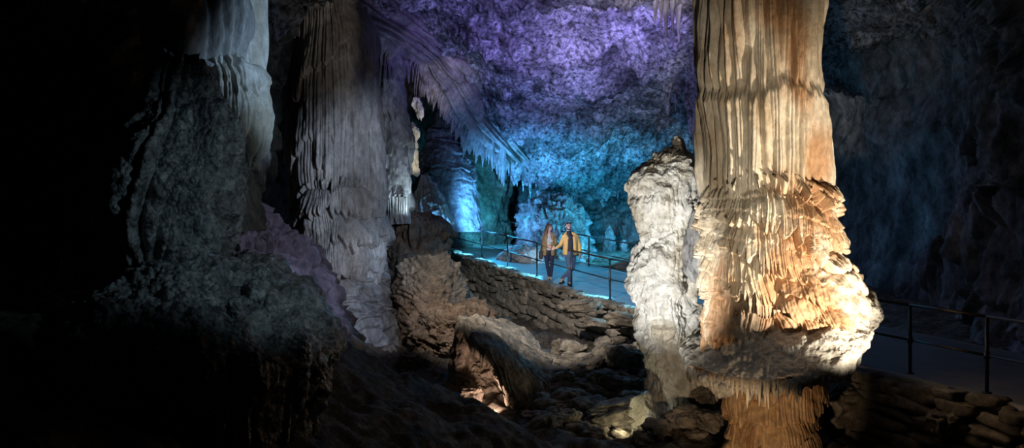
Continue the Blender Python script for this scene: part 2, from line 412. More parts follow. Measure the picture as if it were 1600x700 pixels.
# retaining wall: every stone laid as its own rounded block in rough courses, in front of an earth core
def stone_wall(d0, d1, label, hfun, seed, lmin, lmax, hmin, hmax):
    rs = random.Random(seed); face = -.12
    per = math.hypot(.405, 1); L = abs(d1-d0)*per
    nrm = np.array([-perp[0], -perp[1], 0.]); V = []; Fs = []; T = []; n0 = 0
    nu_, nv_ = 18, 12
    th = np.linspace(0, 2*math.pi, nu_, endpoint=False); ph = np.linspace(.06, math.pi-.06, nv_)
    n_ = np.stack([np.sin(ph)[:, None]*np.cos(th), np.sin(ph)[:, None]*np.sin(th), np.cos(ph)[:, None]+0*th], -1)
    sup = np.sign(n_)*np.abs(n_)**.5
    fq = grid_faces(nv_, nu_, True)
    depth = 0.
    while depth < 3.2:
        h = rs.uniform(hmin, hmax); s_ = -rs.uniform(0, .5)
        while s_ < L:
            l = rs.uniform(lmin, lmax)*(1.3 if depth > .9 else 1); hh = h*rs.uniform(.8, 1.12)
            d = d0+(d1-d0)*np.clip((s_+l/2)/L, 0, 1)
            zt = path_edge(d)[1]-.04-depth-h/2+.06*math.sin(s_*1.3+depth*4)+.05*rs.uniform(-1, 1)
            zb = hfun(d)
            if zt > zb-.15 and rs.random() > .015:
                c = path_pt(d, face-.10*depth+rs.uniform(-.06, .05)); c[2] = zt
                tang = path_pt(d-.5, 0)-path_pt(d+.5, 0); tang /= np.linalg.norm(tang)
                a = rs.uniform(-.16, .16); up = np.array([0, 0, 1.])
                ax = tang*math.cos(a)+up*math.sin(a); az = -tang*math.sin(a)+up*math.cos(a); ay = nrm+ax*rs.uniform(-.25, .25)+az*rs.uniform(-.15, .2)
                o = rs.uniform(0, 90)
                r = 1+.20*perlin(n_[..., 0]*1.2+o, n_[..., 1]*1.2, n_[..., 2]*1.2)+.10*perlin(n_[..., 0]*3+o, n_[..., 1]*3, n_[..., 2]*3)
                q_ = sup*r[..., None]*np.array([l*.50, .17, hh*.50])
                v = c+q_[..., 0:1]*ax+q_[..., 1:2]*ay+q_[..., 2:3]*az
                V.append(v.reshape(-1, 3)); Fs.append(fq+n0); T.append(np.full(nu_*nv_, rs.uniform(.25, 1))); n0 += nu_*nv_
            s_ += l*.97
        depth += h*.93
    dd = np.linspace(d0, d1, 160)
    B = np.array([[path_pt(d, face+.04-.10*k*3.2)-np.array([0, 0, .02+3.2*k]) for d in dd] for k in np.linspace(0, 1, 24)])
    B = B+nrm*fbm(B[..., 0]*2, B[..., 1]*2, B[..., 2]*2, 3)[..., None]*.05
    V.append(B.reshape(-1, 3)); Fs.append(grid_faces(24, 160, False)+n0); T.append(np.zeros(24*160))
    me = mesh_np('retaining_wall', np.concatenate(V), np.concatenate(Fs), True, np.concatenate(T))
    c = path_pt((d0+d1)/2, 0); c[2] = hfun((d0+d1)/2)
    return props(link_mesh('retaining_wall', me, M['stone'], None, c), label, 'stone wall')
stone_wall(33, 16.5, 'long dry-stone retaining wall carrying the blue-lit walkway and its railing', lambda d: .3, 2, .34, .95, .15, .29)
stone_wall(16.4, 8.2, 'low dark stone wall running off to the right edge behind the amber column', lambda d: .2, 7, .3, .8, .14, .26)

# top stones of the wall
#---FORMATIONS---
def rock(name, px, py, d, w, h, dep, seed, label, cat='boulder', group=None, m='rubble', res=70, rough=.22, lie=True, rotz=0.):
    """one boulder, width/height/depth in metres; px,py = its middle"""
    c = P(px, py, d)
    nu, nv = res*2, res
    th = np.linspace(0, 2*math.pi, nu, endpoint=False); ph = np.linspace(.02, math.pi-.02, nv)
    n = np.stack([np.sin(ph)[:, None]*np.cos(th), np.sin(ph)[:, None]*np.sin(th), np.cos(ph)[:, None]+0*th], -1)
    e = .75
    v = np.sign(n)*np.abs(n)**e
    f1, f2, _ = worley(n[..., 0]*1.3+seed*1.7, n[..., 1]*1.3, n[..., 2]*1.3+seed)
    r = 1+rough*(fbm(n[..., 0]*1.1+seed, n[..., 1]*1.1, n[..., 2]*1.1, 3)*1.3+(f1-.5)*.9)+fbm(n[..., 0]*3.5+seed, n[..., 1]*3.5, n[..., 2]*3.5, 5)*.16
    G = Grid(); G.wrap = True; G.P = v*r[..., None]*np.array([w/2, dep/2, h/2])
    if rotz:
        cs, sn = math.cos(rotz), math.sin(rotz); x, z = G.P[..., 0].copy(), G.P[..., 2].copy()
        G.P[..., 0] = x*cs-z*sn; G.P[..., 2] = x*sn+z*cs
    G.P = G.P[::-1]+c
    base = c.copy(); base[2] -= h/2
    return props(emit(G, name, M[m], loc=base), label, cat, group)

# ---- amber column, right
def base_of(px, py, d): return P(px, py, d)
col = empty('cave_column', P(1195, 760, 12), 'massive cream and amber column with a wide tilted shelf, reaching floor to ceiling', 'column')
G = rings([(-140, 1090, 1282), (-40, 1100, 1278), (60, 1103, 1275), (150, 1104, 1277), (215, 1108, 1277), (290, 1112, 1274), (320, 1120, 1268)], 12, q(900), q(520))
fl, k = flutes(G, .17, 2., .7, .8, .3); fl2, _ = flutes(G, .06, 6., .6, .85, .4)
zz = CAMZ-(G.z-CAMZ)*0
ledge = (150-(CY-(G.z-CAMZ)/12*F))                                   # 0 at the broken step halfway down the shaft
stp = .10*(1-sstep(-12, 12, ledge+22*perlin(G.S*1.2, 0*G.S, 4.)+14*(fl-.5)))
up = sstep(-10, 20, ledge)
put(G, fl*(.09+.07*up)+fl2*.028+stp-.06+fbm(G.x*1.5, G.y*1.5, G.z*.5, 3)*.09+fbm(G.x*9, G.y*9, G.z*5, 3)*.012)
emit(G, 'fluted_shaft', M['cream'], col)
G = rings([(1150, 262, 1225, 262, .45), (1122, 280, 1262, 276, .66), (1108, 300, 1290, 298, .84), (1106, 330, 1298, 325, .92), (1102, 370, 1301, 365, .95), (1100, 400, 1303, 400, .98),
           (1100, 430, 1315, 420, .92, .0), (1102, 460, 1335, 440, .88, .0), (1104, 490, 1340, 465, .8, .0), (1106, 520, 1335, 490, .65, .0), (1112, 542, 1320, 510, .45, .0)], 12, q(1100), q(700))
fl, k = flutes(G, .13, 3., .9); fl2, _ = flutes(G, .05, 1., .9)
t, f, kk = tiers(G, .58, fl, .42, -.22, 2.3, .4, .08, .6); t2, f2_, _ = tiers(G, .23, fl2, .3, -.15, 6.3, .6, .14, .6)
fade = sstep(0, .25, G.V)
put(G, t*.21+t2*.06*(.5+.5*f)+fl*.08*f+fl2*.035-.13+fbm(G.x*1.1, G.y*1.1, G.z*.9, 3)*.10+fbm(G.x*7, G.y*7, G.z*7, 3)*.02, down=(f**3)*fl*.05)
emit(G, 'flowstone_body', M['cream'], col)
G = rings([(1150, 385, 1290, 385, .75), (1150, 415, 1316, 410, .95), (1150, 445, 1336, 440, 1.03, .0), (1160, 475, 1344, 465, 1.08, .02), (1180, 500, 1342, 486, 1.1, .04), (1210, 518, 1334, 506, 1.0, .04), (1240, 530, 1322, 522, .85, .04)], 12, q(620), q(360))
fl, k = flutes(G, .12, 4.2, .9); fl2, _ = flutes(G, .05, 1., .9)
t, f, kk = tiers(G, .3, fl, .25, -.25, 5.3, .5, .1, .6)
put(G, t*.15+fl*.03+fl2*.02-.08+fbm(G.x*1.5, G.y*1.5, G.z*1.5, 3)*.10+fbm(G.x*7, G.y*7, G.z*7, 4)*.03, down=(f**3)*fl*.03)
emit(G, 'side_apron', M['cream'], col)
# the tilted shelf: a broad apron growing out to the left and towards the viewer
G = rings([(1150, 505, 1300, 470, .7, .1), (1122, 532, 1350, 455, 1.1, .15), (1100, 548, 1360, 462, 1.25, .25), (1080, 560, 1361, 470, 1.38, .33), (1072, 567, 1354, 478, 1.42, .35),
           (1071, 571, 1346, 486, 1.42, .35), (1080, 577, 1334, 498, 1.34, .31), (1105, 582, 1308, 520, 1.1, .2), (1140, 583, 1275, 545, .8, .05)], 12, q(1100), q(420))
t, f, kk = tiers(G, .3, 0*G.S, .0, -.2, 1.1, .9, .15)
fr, _ = flutes(G, .06, 4., .9)
rim = np.exp(-((G.V-G.V.max()*.62)/(.11))**2)
put(G, fbm(G.x*1.6, G.y*1.6, G.z*1.6, 4)*.10+(ridged(G.x*3.2, G.y*3.2, G.z*3.2, 4)-.5)*.07+fbm(G.x*8, G.y*8, G.z*8, 4)*.03+rim*(fr*.05+fbm(G.x*2.5, G.y*2.5, 0*G.x, 2)*.14), down=rim*fr*.09)
SH = G.P.copy()
emit(G, 'shelf', M['shelf'], col)
G = rings([(1128, 560, 1290, 545, .75), (1126, 590, 1286, 580, .76), (1128, 620, 1280, 620, .72), (1135, 650, 1275, 650, .68), (1135, 690, 1268, 690, .66), (1130, 760, 1272, 760, .72), (1120, 800, 1285, 800, .85)], 12, q(800), q(460))
fl, k = flutes(G, .16, 5., 1.0); fl2, _ = flutes(G, .06, 1.4, .9)
t, f, kk = tiers(G, .36, fl, .22, .2, 4.4, .5, .12, .6)
put(G, t*.26+fl*.035+fl2*.02-.12+fbm(G.x*2, G.y*2, G.z*2, 3)*.08+fbm(G.x*8, G.y*8, G.z*8, 3)*.015, down=(f**3)*fl*.04)
emit(G, 'stem', M['amber'], col)

# ---- small spikes
def spike_mesh(name, L, r, seed, nu=26, nv=40, bend=.04, flute=.12):
    t = np.linspace(0, 1, nv)[:, None]; th = np.linspace(0, 2*math.pi, nu, endpoint=False)[None, :]
    rad = r*((1-t)**.75*.85+.15*(1-t)**.3)*(1+.3*np.exp(-(t/.12)**2))
    rad = rad*(1+flute*np.sin(th*5+3*perlin(t*2, 0*t, seed))+.22*perlin(np.cos(th)*1.2+seed, np.sin(th)*1.2, t*L/r*.35)+.12*perlin(np.cos(th)*2.5+seed, np.sin(th)*2.5, t*9))
    P_ = np.stack([rad*np.cos(th)+bend*L*perlin(t*1.4+seed, 0*t, 1.)*t, rad*np.sin(th)+bend*L*perlin(t*1.4, 0*t+seed, 5.)*t, -t*L+0*th], -1)
    P_[-1, :, :2] = P_[-1, :, :2].mean(0)
    V = P_.reshape(-1, 3); Fq = grid_faces(nv, nu, True)[:, ::-1]
    V = np.concatenate([V, [[0, 0, .02]]]); j = np.arange(nu)
    return mesh_np(name, V, Fq, True, None, np.stack([np.full(nu, nv*nu), j, (j+1) % nu], 1))

ORD = ['first', 'second', 'third', 'fourth', 'fifth', 'sixth', 'seventh', 'eighth', 'ninth', 'tenth', 'eleventh', 'twelfth', 'thirteenth', 'fourteenth', 'fifteenth', 'sixteenth',
       'seventeenth', 'eighteenth', 'nineteenth', 'twentieth', 'twenty-first', 'twenty-second', 'twenty-third', 'twenty-fourth', 'twenty-fifth', 'twenty-sixth']
SPK = {}
def spikes(pts, mname, group, label, name='stalactite', cat='stalactite', parent=None):
    """pts: (world xyz of root, length, radius) sorted left to right"""
    if mname not in SPK:
        SPK[mname] = []
        for s in range(6):
            me = spike_mesh(name, 1, .12, s*3.3+1); me.materials.append(M[mname]); SPK[mname].append(me)
    proto = None
    pts = sorted(pts, key=lambda a: a[0][0]/a[0][1])
    for i, (c, L, r) in enumerate(pts):
        me = SPK[mname][i % 6]
        o = bpy.data.objects.new(name, me) if proto is None else proto.copy()
        o.data = me; C.objects.link(o)
        o.location = Vector([float(v) for v in c]); o.scale = (r/.12, r/.12, L); o.rotation_euler = (0, 0, rnd.random()*6)
        if parent is not None:
            o.parent = parent; o.location = o.location-parent.location
        else:
            props(o, label % ORD[i] if '%s' in label else label, cat, group)
        if proto is None: proto = o

# teeth under the shelf rim
pts = []
for i in range(34):
    x = 1082+i*7.0+rnd.uniform(-2, 2)
    y = np.interp(x, [1072, 1130, 1200, 1260, 1320], [570, 590, 598, 584, 556])
    a = (x-1195)/140; dd = 12-1.45*math.sqrt(max(0, 1-a*a))
    pts.append((P(CX+(x-CX), y-3, dd), rnd.uniform(.08, .3)*(1.35 if 1130 < x < 1215 else .5), rnd.uniform(.022, .04)))
spikes(pts, 'cream', None, '', name='drip_tooth', parent=col)

# ---- white stalagmite
sg = empty('stalagmite', P(1043, 652, 14), 'tall bright white stalagmite with a pointed hood, standing left of the amber column', 'stalagmite')
G = rings([(1054, 214, 1060, 213, .04), (1051, 221, 1068, 220, .10), (1049, 229, 1074, 232, .15), (1036, 236, 1079, 240, .26), (1018, 243, 1086, 250, .45), (1003, 256, 1093, 262, .55), (994, 272, 1100, 275, .62), (985, 290, 1103, 292, .68),
           (982, 308, 1105, 310, .72), (981, 322, 1103, 322, .72), (988, 336, 1099, 334, .66), (996, 350, 1093, 346, .56), (1003, 360, 1090, 360, .5)], 14, q(760), q(420))
fl, k = flutes(G, .1, 3.4, .9)
t, f, kk = tiers(G, .62, fl, .35, .05, 3.15, .35, .1, .6)
body = sstep(.25, .7, G.V)
put(G, (t*.13+fl*.025-.06)*body+fbm(G.x*2.2, G.y*2.2, G.z*2.2, 4)*.09*(.3+.7*body)+fbm(G.x*7, G.y*7, G.z*7, 5)*.05, down=(f**4)*fl*.05*body)
emit(G, 'hood', M['white'], sg)
G = rings([(1005, 335, 1085, 335, .4), (1000, 360, 1094, 352, .5), (990, 385, 1098, 375, .56), (981, 405, 1102, 400, .6), (979, 425, 1102, 425, .62), (984, 445, 1096, 448, .6), (994, 468, 1080, 468, .52), (996, 480, 1079, 482, .5),
           (998, 492, 1082, 490, .5), (1000, 510, 1085, 505, .48), (1000, 540, 1085, 540, .5), (1002, 580, 1092, 580, .55), (1001, 610, 1094, 610, .6), (1000, 640, 1092, 640, .66), (995, 670, 1096, 670, .72)], 14, q(760), q(760))
fl, k = flutes(G, .13, 8.4, 1.2)
t, f, kk = tiers(G, .48, fl, .15, .1, 1.7, .9, .14, .7)
f1, f2, _ = worley(G.x*2.6, G.y*2.6, G.z*1.9)
put(G, t*.07+fl*.022+np.clip(.7-f1, 0, 1)*.24-.11+fbm(G.x*1.6, G.y*1.6, G.z*1.4, 4)*.15+fbm(G.x*6, G.y*6, G.z*6, 5)*.06)
emit(G, 'trunk', M['white'], sg)
G = rings([(1093, 474, 1097, 474, .05), (1088, 482, 1100, 482, .1), (1072, 490, 1098, 492, .2), (1066, 504, 1092, 505, .24), (1066, 520, 1084, 518, .15)], 13.8, q(240), q(160))
put(G, fbm(G.x*4, G.y*4, G.z*4, 4)*.05); emit(G, 'side_horn', M['white'], sg)
G = rings([(985, 622, 1012, 612, .1), (988, 632, 1020, 628, .25), (985, 650, 1030, 650, .3), (990, 672, 1035, 672, .35)], 13.4, q(200), q(160))
put(G, ridged(G.x*3, G.y*3, G.z*2, 4)*.12-.05); emit(G, 'root_foot', M['white'], sg)
# greenish-grey flank between white stalagmite and column
G = rings([(1088, 330, 1112, 330, .3), (1078, 370, 1122, 362, .5), (1074, 395, 1128, 395, .55), (1080, 425, 1126, 425, .5), (1092, 442, 1118, 442, .35)], 12.9, q(240), q(260))
fl, k = flutes(G, .1, 1.4, .9); put(G, fl*.06+fbm(G.x*3, G.y*3, G.z*2, 4)*.12)
emit(G, 'side_lobe', M['grey'], col)
G = rings([(1100, 225, 1112, 225, .3), (1100, 262, 1116, 262, .45), (1098, 300, 1120, 300, .5), (1100, 340, 1118, 340, .5), (1104, 365, 1116, 365, .3)], 12.3, q(260), q(360))
fl, k = flutes(G, .07, 7.4, .9); put(G, fl*.06+fbm(G.x*5, G.y*5, G.z*3, 4)*.08)
emit(G, 'edge_rib', M['grey'], col)

# ---- big grey column, left of centre
gc = empty('cave_column', P(550, 545, 20), 'broad grey fluted column with tiered draperies and a domed foot, left of the walkway', 'column')
G = rings([(478, -40, 560, -40, 1.0), (472, 10, 572, 14, 1.3), (462, 60, 586, 60, 1.5), (456, 120, 592, 120, 1.6), (453, 200, 597, 200, 1.6), (456, 260, 594, 260, 1.6), (462, 300, 588, 300, 1.5), (470, 330, 585, 330, 1.3)], 20, q(900), q(560))
fl, k = flutes(G, .22, 1.1, .28, .8, .15); fl2, _ = flutes(G, .085, 3.1, .35, .8, .2)
t, f, kk = tiers(G, 2.2, fl, .15, .0, .4, .9, .05, .8)
put(G, fl*.07+fl2*.035+t*.12-.1+fbm(G.x*.8, G.y*.8, G.z*.3, 3)*.16+fbm(G.x*5, G.y*5, G.z*3, 3)*.035)
emit(G, 'fluted_shaft', M['grey'], gc)
G = rings([(570, 160, 586, 160, .25), (562, 200, 594, 200, .5), (557, 240, 600, 240, .6), (556, 300, 602, 300, .62), (560, 340, 600, 340, .5)], 19.7, q(320), q(280))
fl, k = flutes(G, .09, 1.9, .7); put(G, fl*.05+fbm(G.x*2, G.y*2, G.z, 3)*.08-.03)
emit(G, 'side_drapery', M['grey'], gc)
G = rings([(478, 270, 580, 265, 1.2, .1), (462, 292, 592, 288, 1.7, .1), (460, 330, 602, 325, 1.85, .15), (462, 380, 606, 380, 1.9, .15), (472, 425, 602, 425, 1.8, .15), (488, 440, 596, 440, 1.5, 0)], 20, q(800), q(420))
fl, k = flutes(G, .17, 6.1, .8); fl2, _ = flutes(G, .07, 3.3, .8)
t, f, kk = tiers(G, .82, fl, .34, .25, 5.2, .55, .12, .6)
put(G, t*.28+fl*.06+fl2*.03-.2+fbm(G.x*.9, G.y*.9, G.z*.9, 3)*.2+fbm(G.x*6, G.y*6, G.z*6, 3)*.03, down=f**3*fl*.10)
emit(G, 'tiered_drapery', M['grey'], gc)
G = rings([(490, 415, 592, 415, 1.5), (488, 440, 598, 440, 1.8, .1), (494, 470, 606, 470, 2.0, .2), (500, 500, 618, 500, 2.15, .3), (506, 520, 630, 520, 2.4, .3), (510, 530, 636, 530, 2.45, .3), (514, 540, 628, 537, 2.1, .38), (525, 546, 610, 540, 1.7, .2)], 20, q(760), q(420))
fl, k = flutes(G, .12, 6.1, .8)
t, f, kk = tiers(G, .26, 0*G.S, 0, .3, 5.2, 1.1, .25, .8)
low = sstep(.55, .9, G.V/G.V.max())
put(G, t*.16*(1-low)+fbm(G.x*1.2, G.y*1.2, G.z*1.2, 4)*.16+fbm(G.x*5, G.y*5, G.z*5, 4)*.04+fl*.05*low, down=fl*.12*low)
emit(G, 'domed_foot', M['grey'], gc)
# slab and stump below the dome
G = rings([(578, 540, 612, 540, .6), (580, 560, 622, 560, .7), (586, 585, 632, 585, .8), (590, 620, 650, 620, 1.0)], 18.5, q(300), q(200))
put(G, fbm(G.x*1.4, G.y*1.4, G.z*1.4, 4)*.12); 
props(emit(G, 'rock_slab', M['rubble'], loc=P(605, 620, 18.5)), 'smooth leaning rock slab directly under the domed foot of the grey column', 'rock')
rock('stone', 579, 549, 17.9, .14, .2, .12, 3., 'small pale yellow stone in the dark gap under the grey column', 'stone', m='cream', res=24)

# ---- pale column behind it
pc = empty('cave_column', P(615, 345, 23), 'pale slim column lit blue-white, just right of the big grey column', 'column')
G = rings([(596, 60, 630, 60, .5), (594, 110, 632, 110, .6), (592, 165, 622, 165, .55), (594, 190, 634, 190, .6), (594, 240, 640, 240, .65), (594, 290, 640, 290, .66), (596, 330, 638, 330, .66), (598, 350, 640, 350, .6)], 23, q(420), q(460))
fl, k = flutes(G, .13, 4., .8); t, f, kk = tiers(G, 1.1, fl, .35, 0, 2.2, .8, .1)
put(G, t*.2+fl*.05-.08+fbm(G.x*1.8, G.y*1.8, G.z*1.2, 4)*.16)
emit(G, 'flowstone_body', M['grey'], pc)
pts = [(P(600+i*3.4+rnd.uniform(-.5, .5), 306+rnd.uniform(-3, 3), 22.3), rnd.uniform(.4, .7), .035) for i in range(11)]
spikes(pts, 'grey', None, '', name='drip_tooth', parent=pc)
# bright cluster of hanging draperies
bc = empty('hanging_drapery', P(640, 190, 25.5), 'small bright white cluster of hanging draperies in the dark gap right of the pale column', 'drapery')
for nm, rows_ in (('upper_drapery', [(632, 190, 646, 190, .15), (630, 204, 653, 204, .25), (633, 222, 652, 224, .22), (636, 236, 646, 236, .1)]),
                  ('lower_drapery', [(634, 222, 650, 222, .15), (632, 240, 652, 240, .25), (632, 262, 650, 262, .22), (634, 268, 648, 268, .1)]),
                  ('upper_drapery', [(647, 150, 652, 150, .08), (645, 160, 660, 162, .15), (650, 172, 660, 174, .1), (653, 180, 657, 182, .04)])):
    G = rings(rows_, 25.5, q(200), q(180))
    fl, k = flutes(G, .07, 4., .8); put(G, fl*.10+fbm(G.x*4, G.y*4, G.z*2, 4)*.14-.05, down=fl*.1)
    emit(G, nm, M['white'], bc)

# ---- conical stalagmite
cs = empty('stalagmite', P(693, 352, 30), 'large dark cone-shaped stalagmite behind the left end of the walkway', 'stalagmite')
G = rings([(690, 166, 695, 166, .08), (684, 178, 701, 178, .25), (676, 200, 708, 200, .45), (668, 212, 716, 210, .6), (672, 218, 714, 216, .55), (668, 228, 722, 226, .7), (656, 250, 732, 250, .95), (650, 280, 742, 280, 1.1), (645, 310, 746, 310, 1.2), (640, 340, 750, 340, 1.3), (636, 362, 754, 362, 1.35)], 30, q(620), q(480))
fl, k = flutes(G, .13, 2.6, .6); t, f, kk = tiers(G, .33, fl*0, .0, 0, 2.2, .8, .12)
top = 1-sstep(0, 1.2, G.V-.2)
mid = sstep(.9, 1.3, G.V)*(1-sstep(3.2, 4.2, G.V))
put(G, fl*.12*top+t*.16*mid+fbm(G.x*1.6, G.y*1.6, G.z*1.4, 4)*.14+fbm(G.x*6, G.y*6, G.z*6, 3)*.04*mid)
emit(G, 'cone', M['grey'], cs)
G = rings([(664, 276, 668, 276, .08), (658, 288, 678, 290, .3), (652, 310, 690, 312, .5), (648, 335, 700, 335, .6), (646, 352, 706, 352, .6)], 27.6, q(260), q(240))
fl, k = flutes(G, .2, 2.6, .9); put(G, fl*.10+ridged(G.x*1.6, G.y*1.6, G.z*1.6, 4)*.2-.1)
props(emit(G, 'stalagmite', M['white'], loc=P(672, 350, 27.6)), 'small glowing blue mound of calcite in front of the cone-shaped stalagmite', 'stalagmite')

# ---- blue mound behind the couple
G = rings([(842, 304, 880, 302, .7), (824, 318, 902, 316, 1.3), (812, 340, 916, 338, 1.8), (808, 370, 924, 370, 2.1), (800, 400, 930, 400, 2.3), (790, 430, 940, 435, 2.5)], 31.6, q(620), q(420))
fl, k = flutes(G, .3, 4.6, 1.1); t, f, kk = tiers(G, .8, fl, .4, 0, 2.2, 1., .15)
put(G, t*.25+fl*.10+ridged(G.x*.9, G.y*.9, G.z*.7, 4)*.3-.35+fbm(G.x*3, G.y*3, G.z*3, 4)*.16)
props(emit(G, 'flowstone_mound', M['wall'], loc=P(860, 430, 31.6)), 'broad blue rippled flowstone mound behind the couple', 'flowstone')
G = rings([(808, 384, 822, 384, .3), (790, 392, 838, 390, .8), (776, 404, 850, 402, 1.1), (770, 420, 860, 424, 1.3)], 29.2, q(420), q(200))
put(G, ridged(G.x*1.2, G.y*1.2, G.z*1.2, 5)*.35-.2)
props(emit(G, 'flowstone_mound', M['mound'], loc=P(812, 422, 29.2)), 'low crinkled pale rock heap behind the railing, left of the woman', 'flowstone')
for (px, y0, y1, w, lab) in ((952, 352, 440, 13, 'knobbly dark blue stalagmite on the far side of the walkway, nearest the white stalagmite'),
                             (975, 375, 450, 10, 'stubby dark blue stalagmite behind the far railing, half hidden by the white stalagmite')):
    G = rings([(px-2, y0, px+2, y0, .05), (px-w*.5, y0+14, px+w*.5, y0+14, .2), (px-w*.8, (y0+y1)/2, px+w*.8, (y0+y1)/2, .35), (px-w, y1, px+w, y1, .45)], 32, q(160), q(160))
    put(G, fbm(G.x*3, G.y*3, G.z*3, 4)*.12)
    props(emit(G, 'stalagmite', M['wall'], loc=P(px, y1, 32)), lab, 'stalagmite')

# ---- sloping curtain under the ceiling lip
dr = empty('drapery_curtain', P(690, 150, 27), 'long sloping drapery curtain sweeping from the grey column down to the blue stalactites', 'drapery')
up_ = [(470, -30, 18.5), (530, -16, 19.5), (585, 6, 20.6), (645, 34, 22.4), (705, 84, 25.), (755, 138, 27.6), (800, 196, 30.2), (835, 246, 32)]
lo_ = [(480, 16, 19.6), (535, 26, 20.5), (582, 50, 21.6), (622, 76, 23.2), (662, 104, 25.4), (700, 150, 27.8), (738, 206, 29.6), (790, 254, 31.4)]
mid_ = [((a[0]+b[0])/2+3, (a[1]+b[1])/2-3, (a[2]+b[2])/2-.5) for a, b in zip(up_, lo_)]
m2_ = [((a[0]*.2+b[0]*.8)+2, (a[1]*.2+b[1]*.8), (a[2]*.2+b[2]*.8)-.4) for a, b in zip(up_, lo_)]
back_ = [(a[0]-4, a[1]-24, a[2]+1.8) for a in up_]
G = sheet([back_, up_, mid_, m2_, lo_], q(1000), q(360))
vv = np.linspace(0, 1, G.P.shape[0])[:, None]+0*G.x
ph_ = vv*6.2+1.1*perlin(G.S*.16, vv*2.5, 2.)+.35*perlin(G.S*.5, vv*5, 3.)
ln = np.abs(np.sin(math.pi*ph_))**.6*(.4+.9*np.abs(perlin(np.floor(ph_)*3.1, G.S*.25, 0)))
lo = sstep(.72, 1., vv)
ft, _ = flutes(G, .25, 3., .8)
put(G, ln*.42+perlin(G.S*.35, vv*26, 4.)*.07+fbm(G.x*.8, G.y*.8, G.z*.8, 3)*.18+fbm(G.x*5, G.y*5, G.z*5, 3)*.02+ft*.08*lo, down=lo**2*ft*.7)
emit(G, 'curtain', M['drape'], dr, back=.35)
pts = []
for t_ in np.linspace(.15, 6.9, 40):
    c = hermite(np.array(lo_, float), np.array([t_]))[0]
    pts.append((P(c[0]+rnd.uniform(-3, 3), c[1]+rnd.uniform(-6, 2), c[2]+rnd.uniform(-.1, .4)), rnd.uniform(.25, .8)*(1.3 if t_ > 4.6 else .6), rnd.uniform(.05, .10)))
spikes(pts, 'drape', None, '', name='drip_tooth', parent=dr)

# individual stalactites along the blue-lit ceiling edge
def st(px, y0, y1, w, d=None):
    if d is None:
        c = on_ceiling(px, y0); d = c[1]
        c = P(px, y0, d)
    else: c = P(px, y0, d)
    c[2] += .15
    return (c, (y1-y0)/F*d+.15, w/F*d/2)
spikes([st(x, a, b, w, d) for x, a, b, w, d in [(754, 205, 262, 10, 29.5), (769, 210, 268, 9, 29.8), (786, 222, 292, 12, 30.2), (795, 240, 275, 7, 31)]],
       'grey', 'long pale stalactites at the low end of the sloping curtain', 'long pale stalactite at the low end of the sloping curtain, %s from the left')
row = [(808, 250, 292, 8), (818, 252, 300, 9), (829, 258, 312, 10), (838, 262, 300, 8), (846, 256, 330, 12), (855, 270, 318, 8), (864, 270, 310, 9), (873, 276, 322, 9), (884, 280, 312, 7), (893, 272, 326, 10), (902, 285, 316, 8),
       (913, 280, 300, 8), (924, 280, 310, 9), (934, 230, 292, 11), (945, 226, 296, 11), (952, 262, 300, 8), (966, 268, 312, 8)]
spikes([st(x, a-6, b, w*1.15, 33.4+(x-808)*.008) for x, a, b, w in row], 'ceiling', 'blue stalactites above the walkway', 'blue-lit stalactite in the row above the walkway, %s from the left')
row = [(1024, 6, 40, 9), (1033, 0, 46, 8), (1041, 10, 62, 10), (1051, 4, 52, 9), (1060, 14, 68, 10)]
spikes([st(x, a-4, b, w) for x, a, b, w in row], 'white', 'pinkish stalactites at the top of the ceiling', 'pinkish-white stalactite high on the purple ceiling, %s from the left of five')
spikes([st(x, a, b, w) for x, a, b, w in [(1043, 132, 190, 16), (1056, 140, 176, 9)]], 'ceiling', 'dark blue stalactites beside the white hood', 'dark blue stalactite hanging above the white stalagmite, %s from the left of two')
row = [(600, 60, 98, 7), (607, 62, 110, 8), (616, 70, 122, 8), (624, 76, 112, 7), (632, 84, 134, 9), (641, 90, 128, 7), (648, 100, 150, 8), (656, 108, 160, 8), (664, 116, 150, 7), (672, 124, 166, 7)]
spikes([st(x, a, b, w, 25.6+(x-600)*.02) for x, a, b, w in row], 'brown', 'brown stalactites behind the sloping curtain', 'brown stalactite in the shade under the sloping curtain, %s from the left of ten')
row = [(498, 8, 26, 5, 19.3), (506, 8, 20, 4, 19.4)]
spikes([st(*r_) for r_ in row], 'grey', 'small stalactites over the grey column', 'tiny stalactite over the head of the grey column, %s from the left of two')
# hanging dark fluted column beside the amber shaft
G = rings([(1066, -60, 1116, -60, .9), (1070, 0, 1114, 0, .85), (1074, 60, 1112, 60, .8), (1076, 120, 1110, 120, .7), (1080, 180, 1108, 180, .55), (1086, 215, 1104, 215, .3), (1093, 236, 1098, 236, .08)], 24, q(300), q(420))
fl, k = flutes(G, .14, 4., .8); put(G, fl*.12+fbm(G.x*1.4, G.y*1.4, G.z, 4)*.2)
props(emit(G, 'hanging_column', M['ceiling'], loc=P(1092, -60, 24)), 'dark purple fluted mass hanging from the ceiling just left of the amber column', 'hanging column')

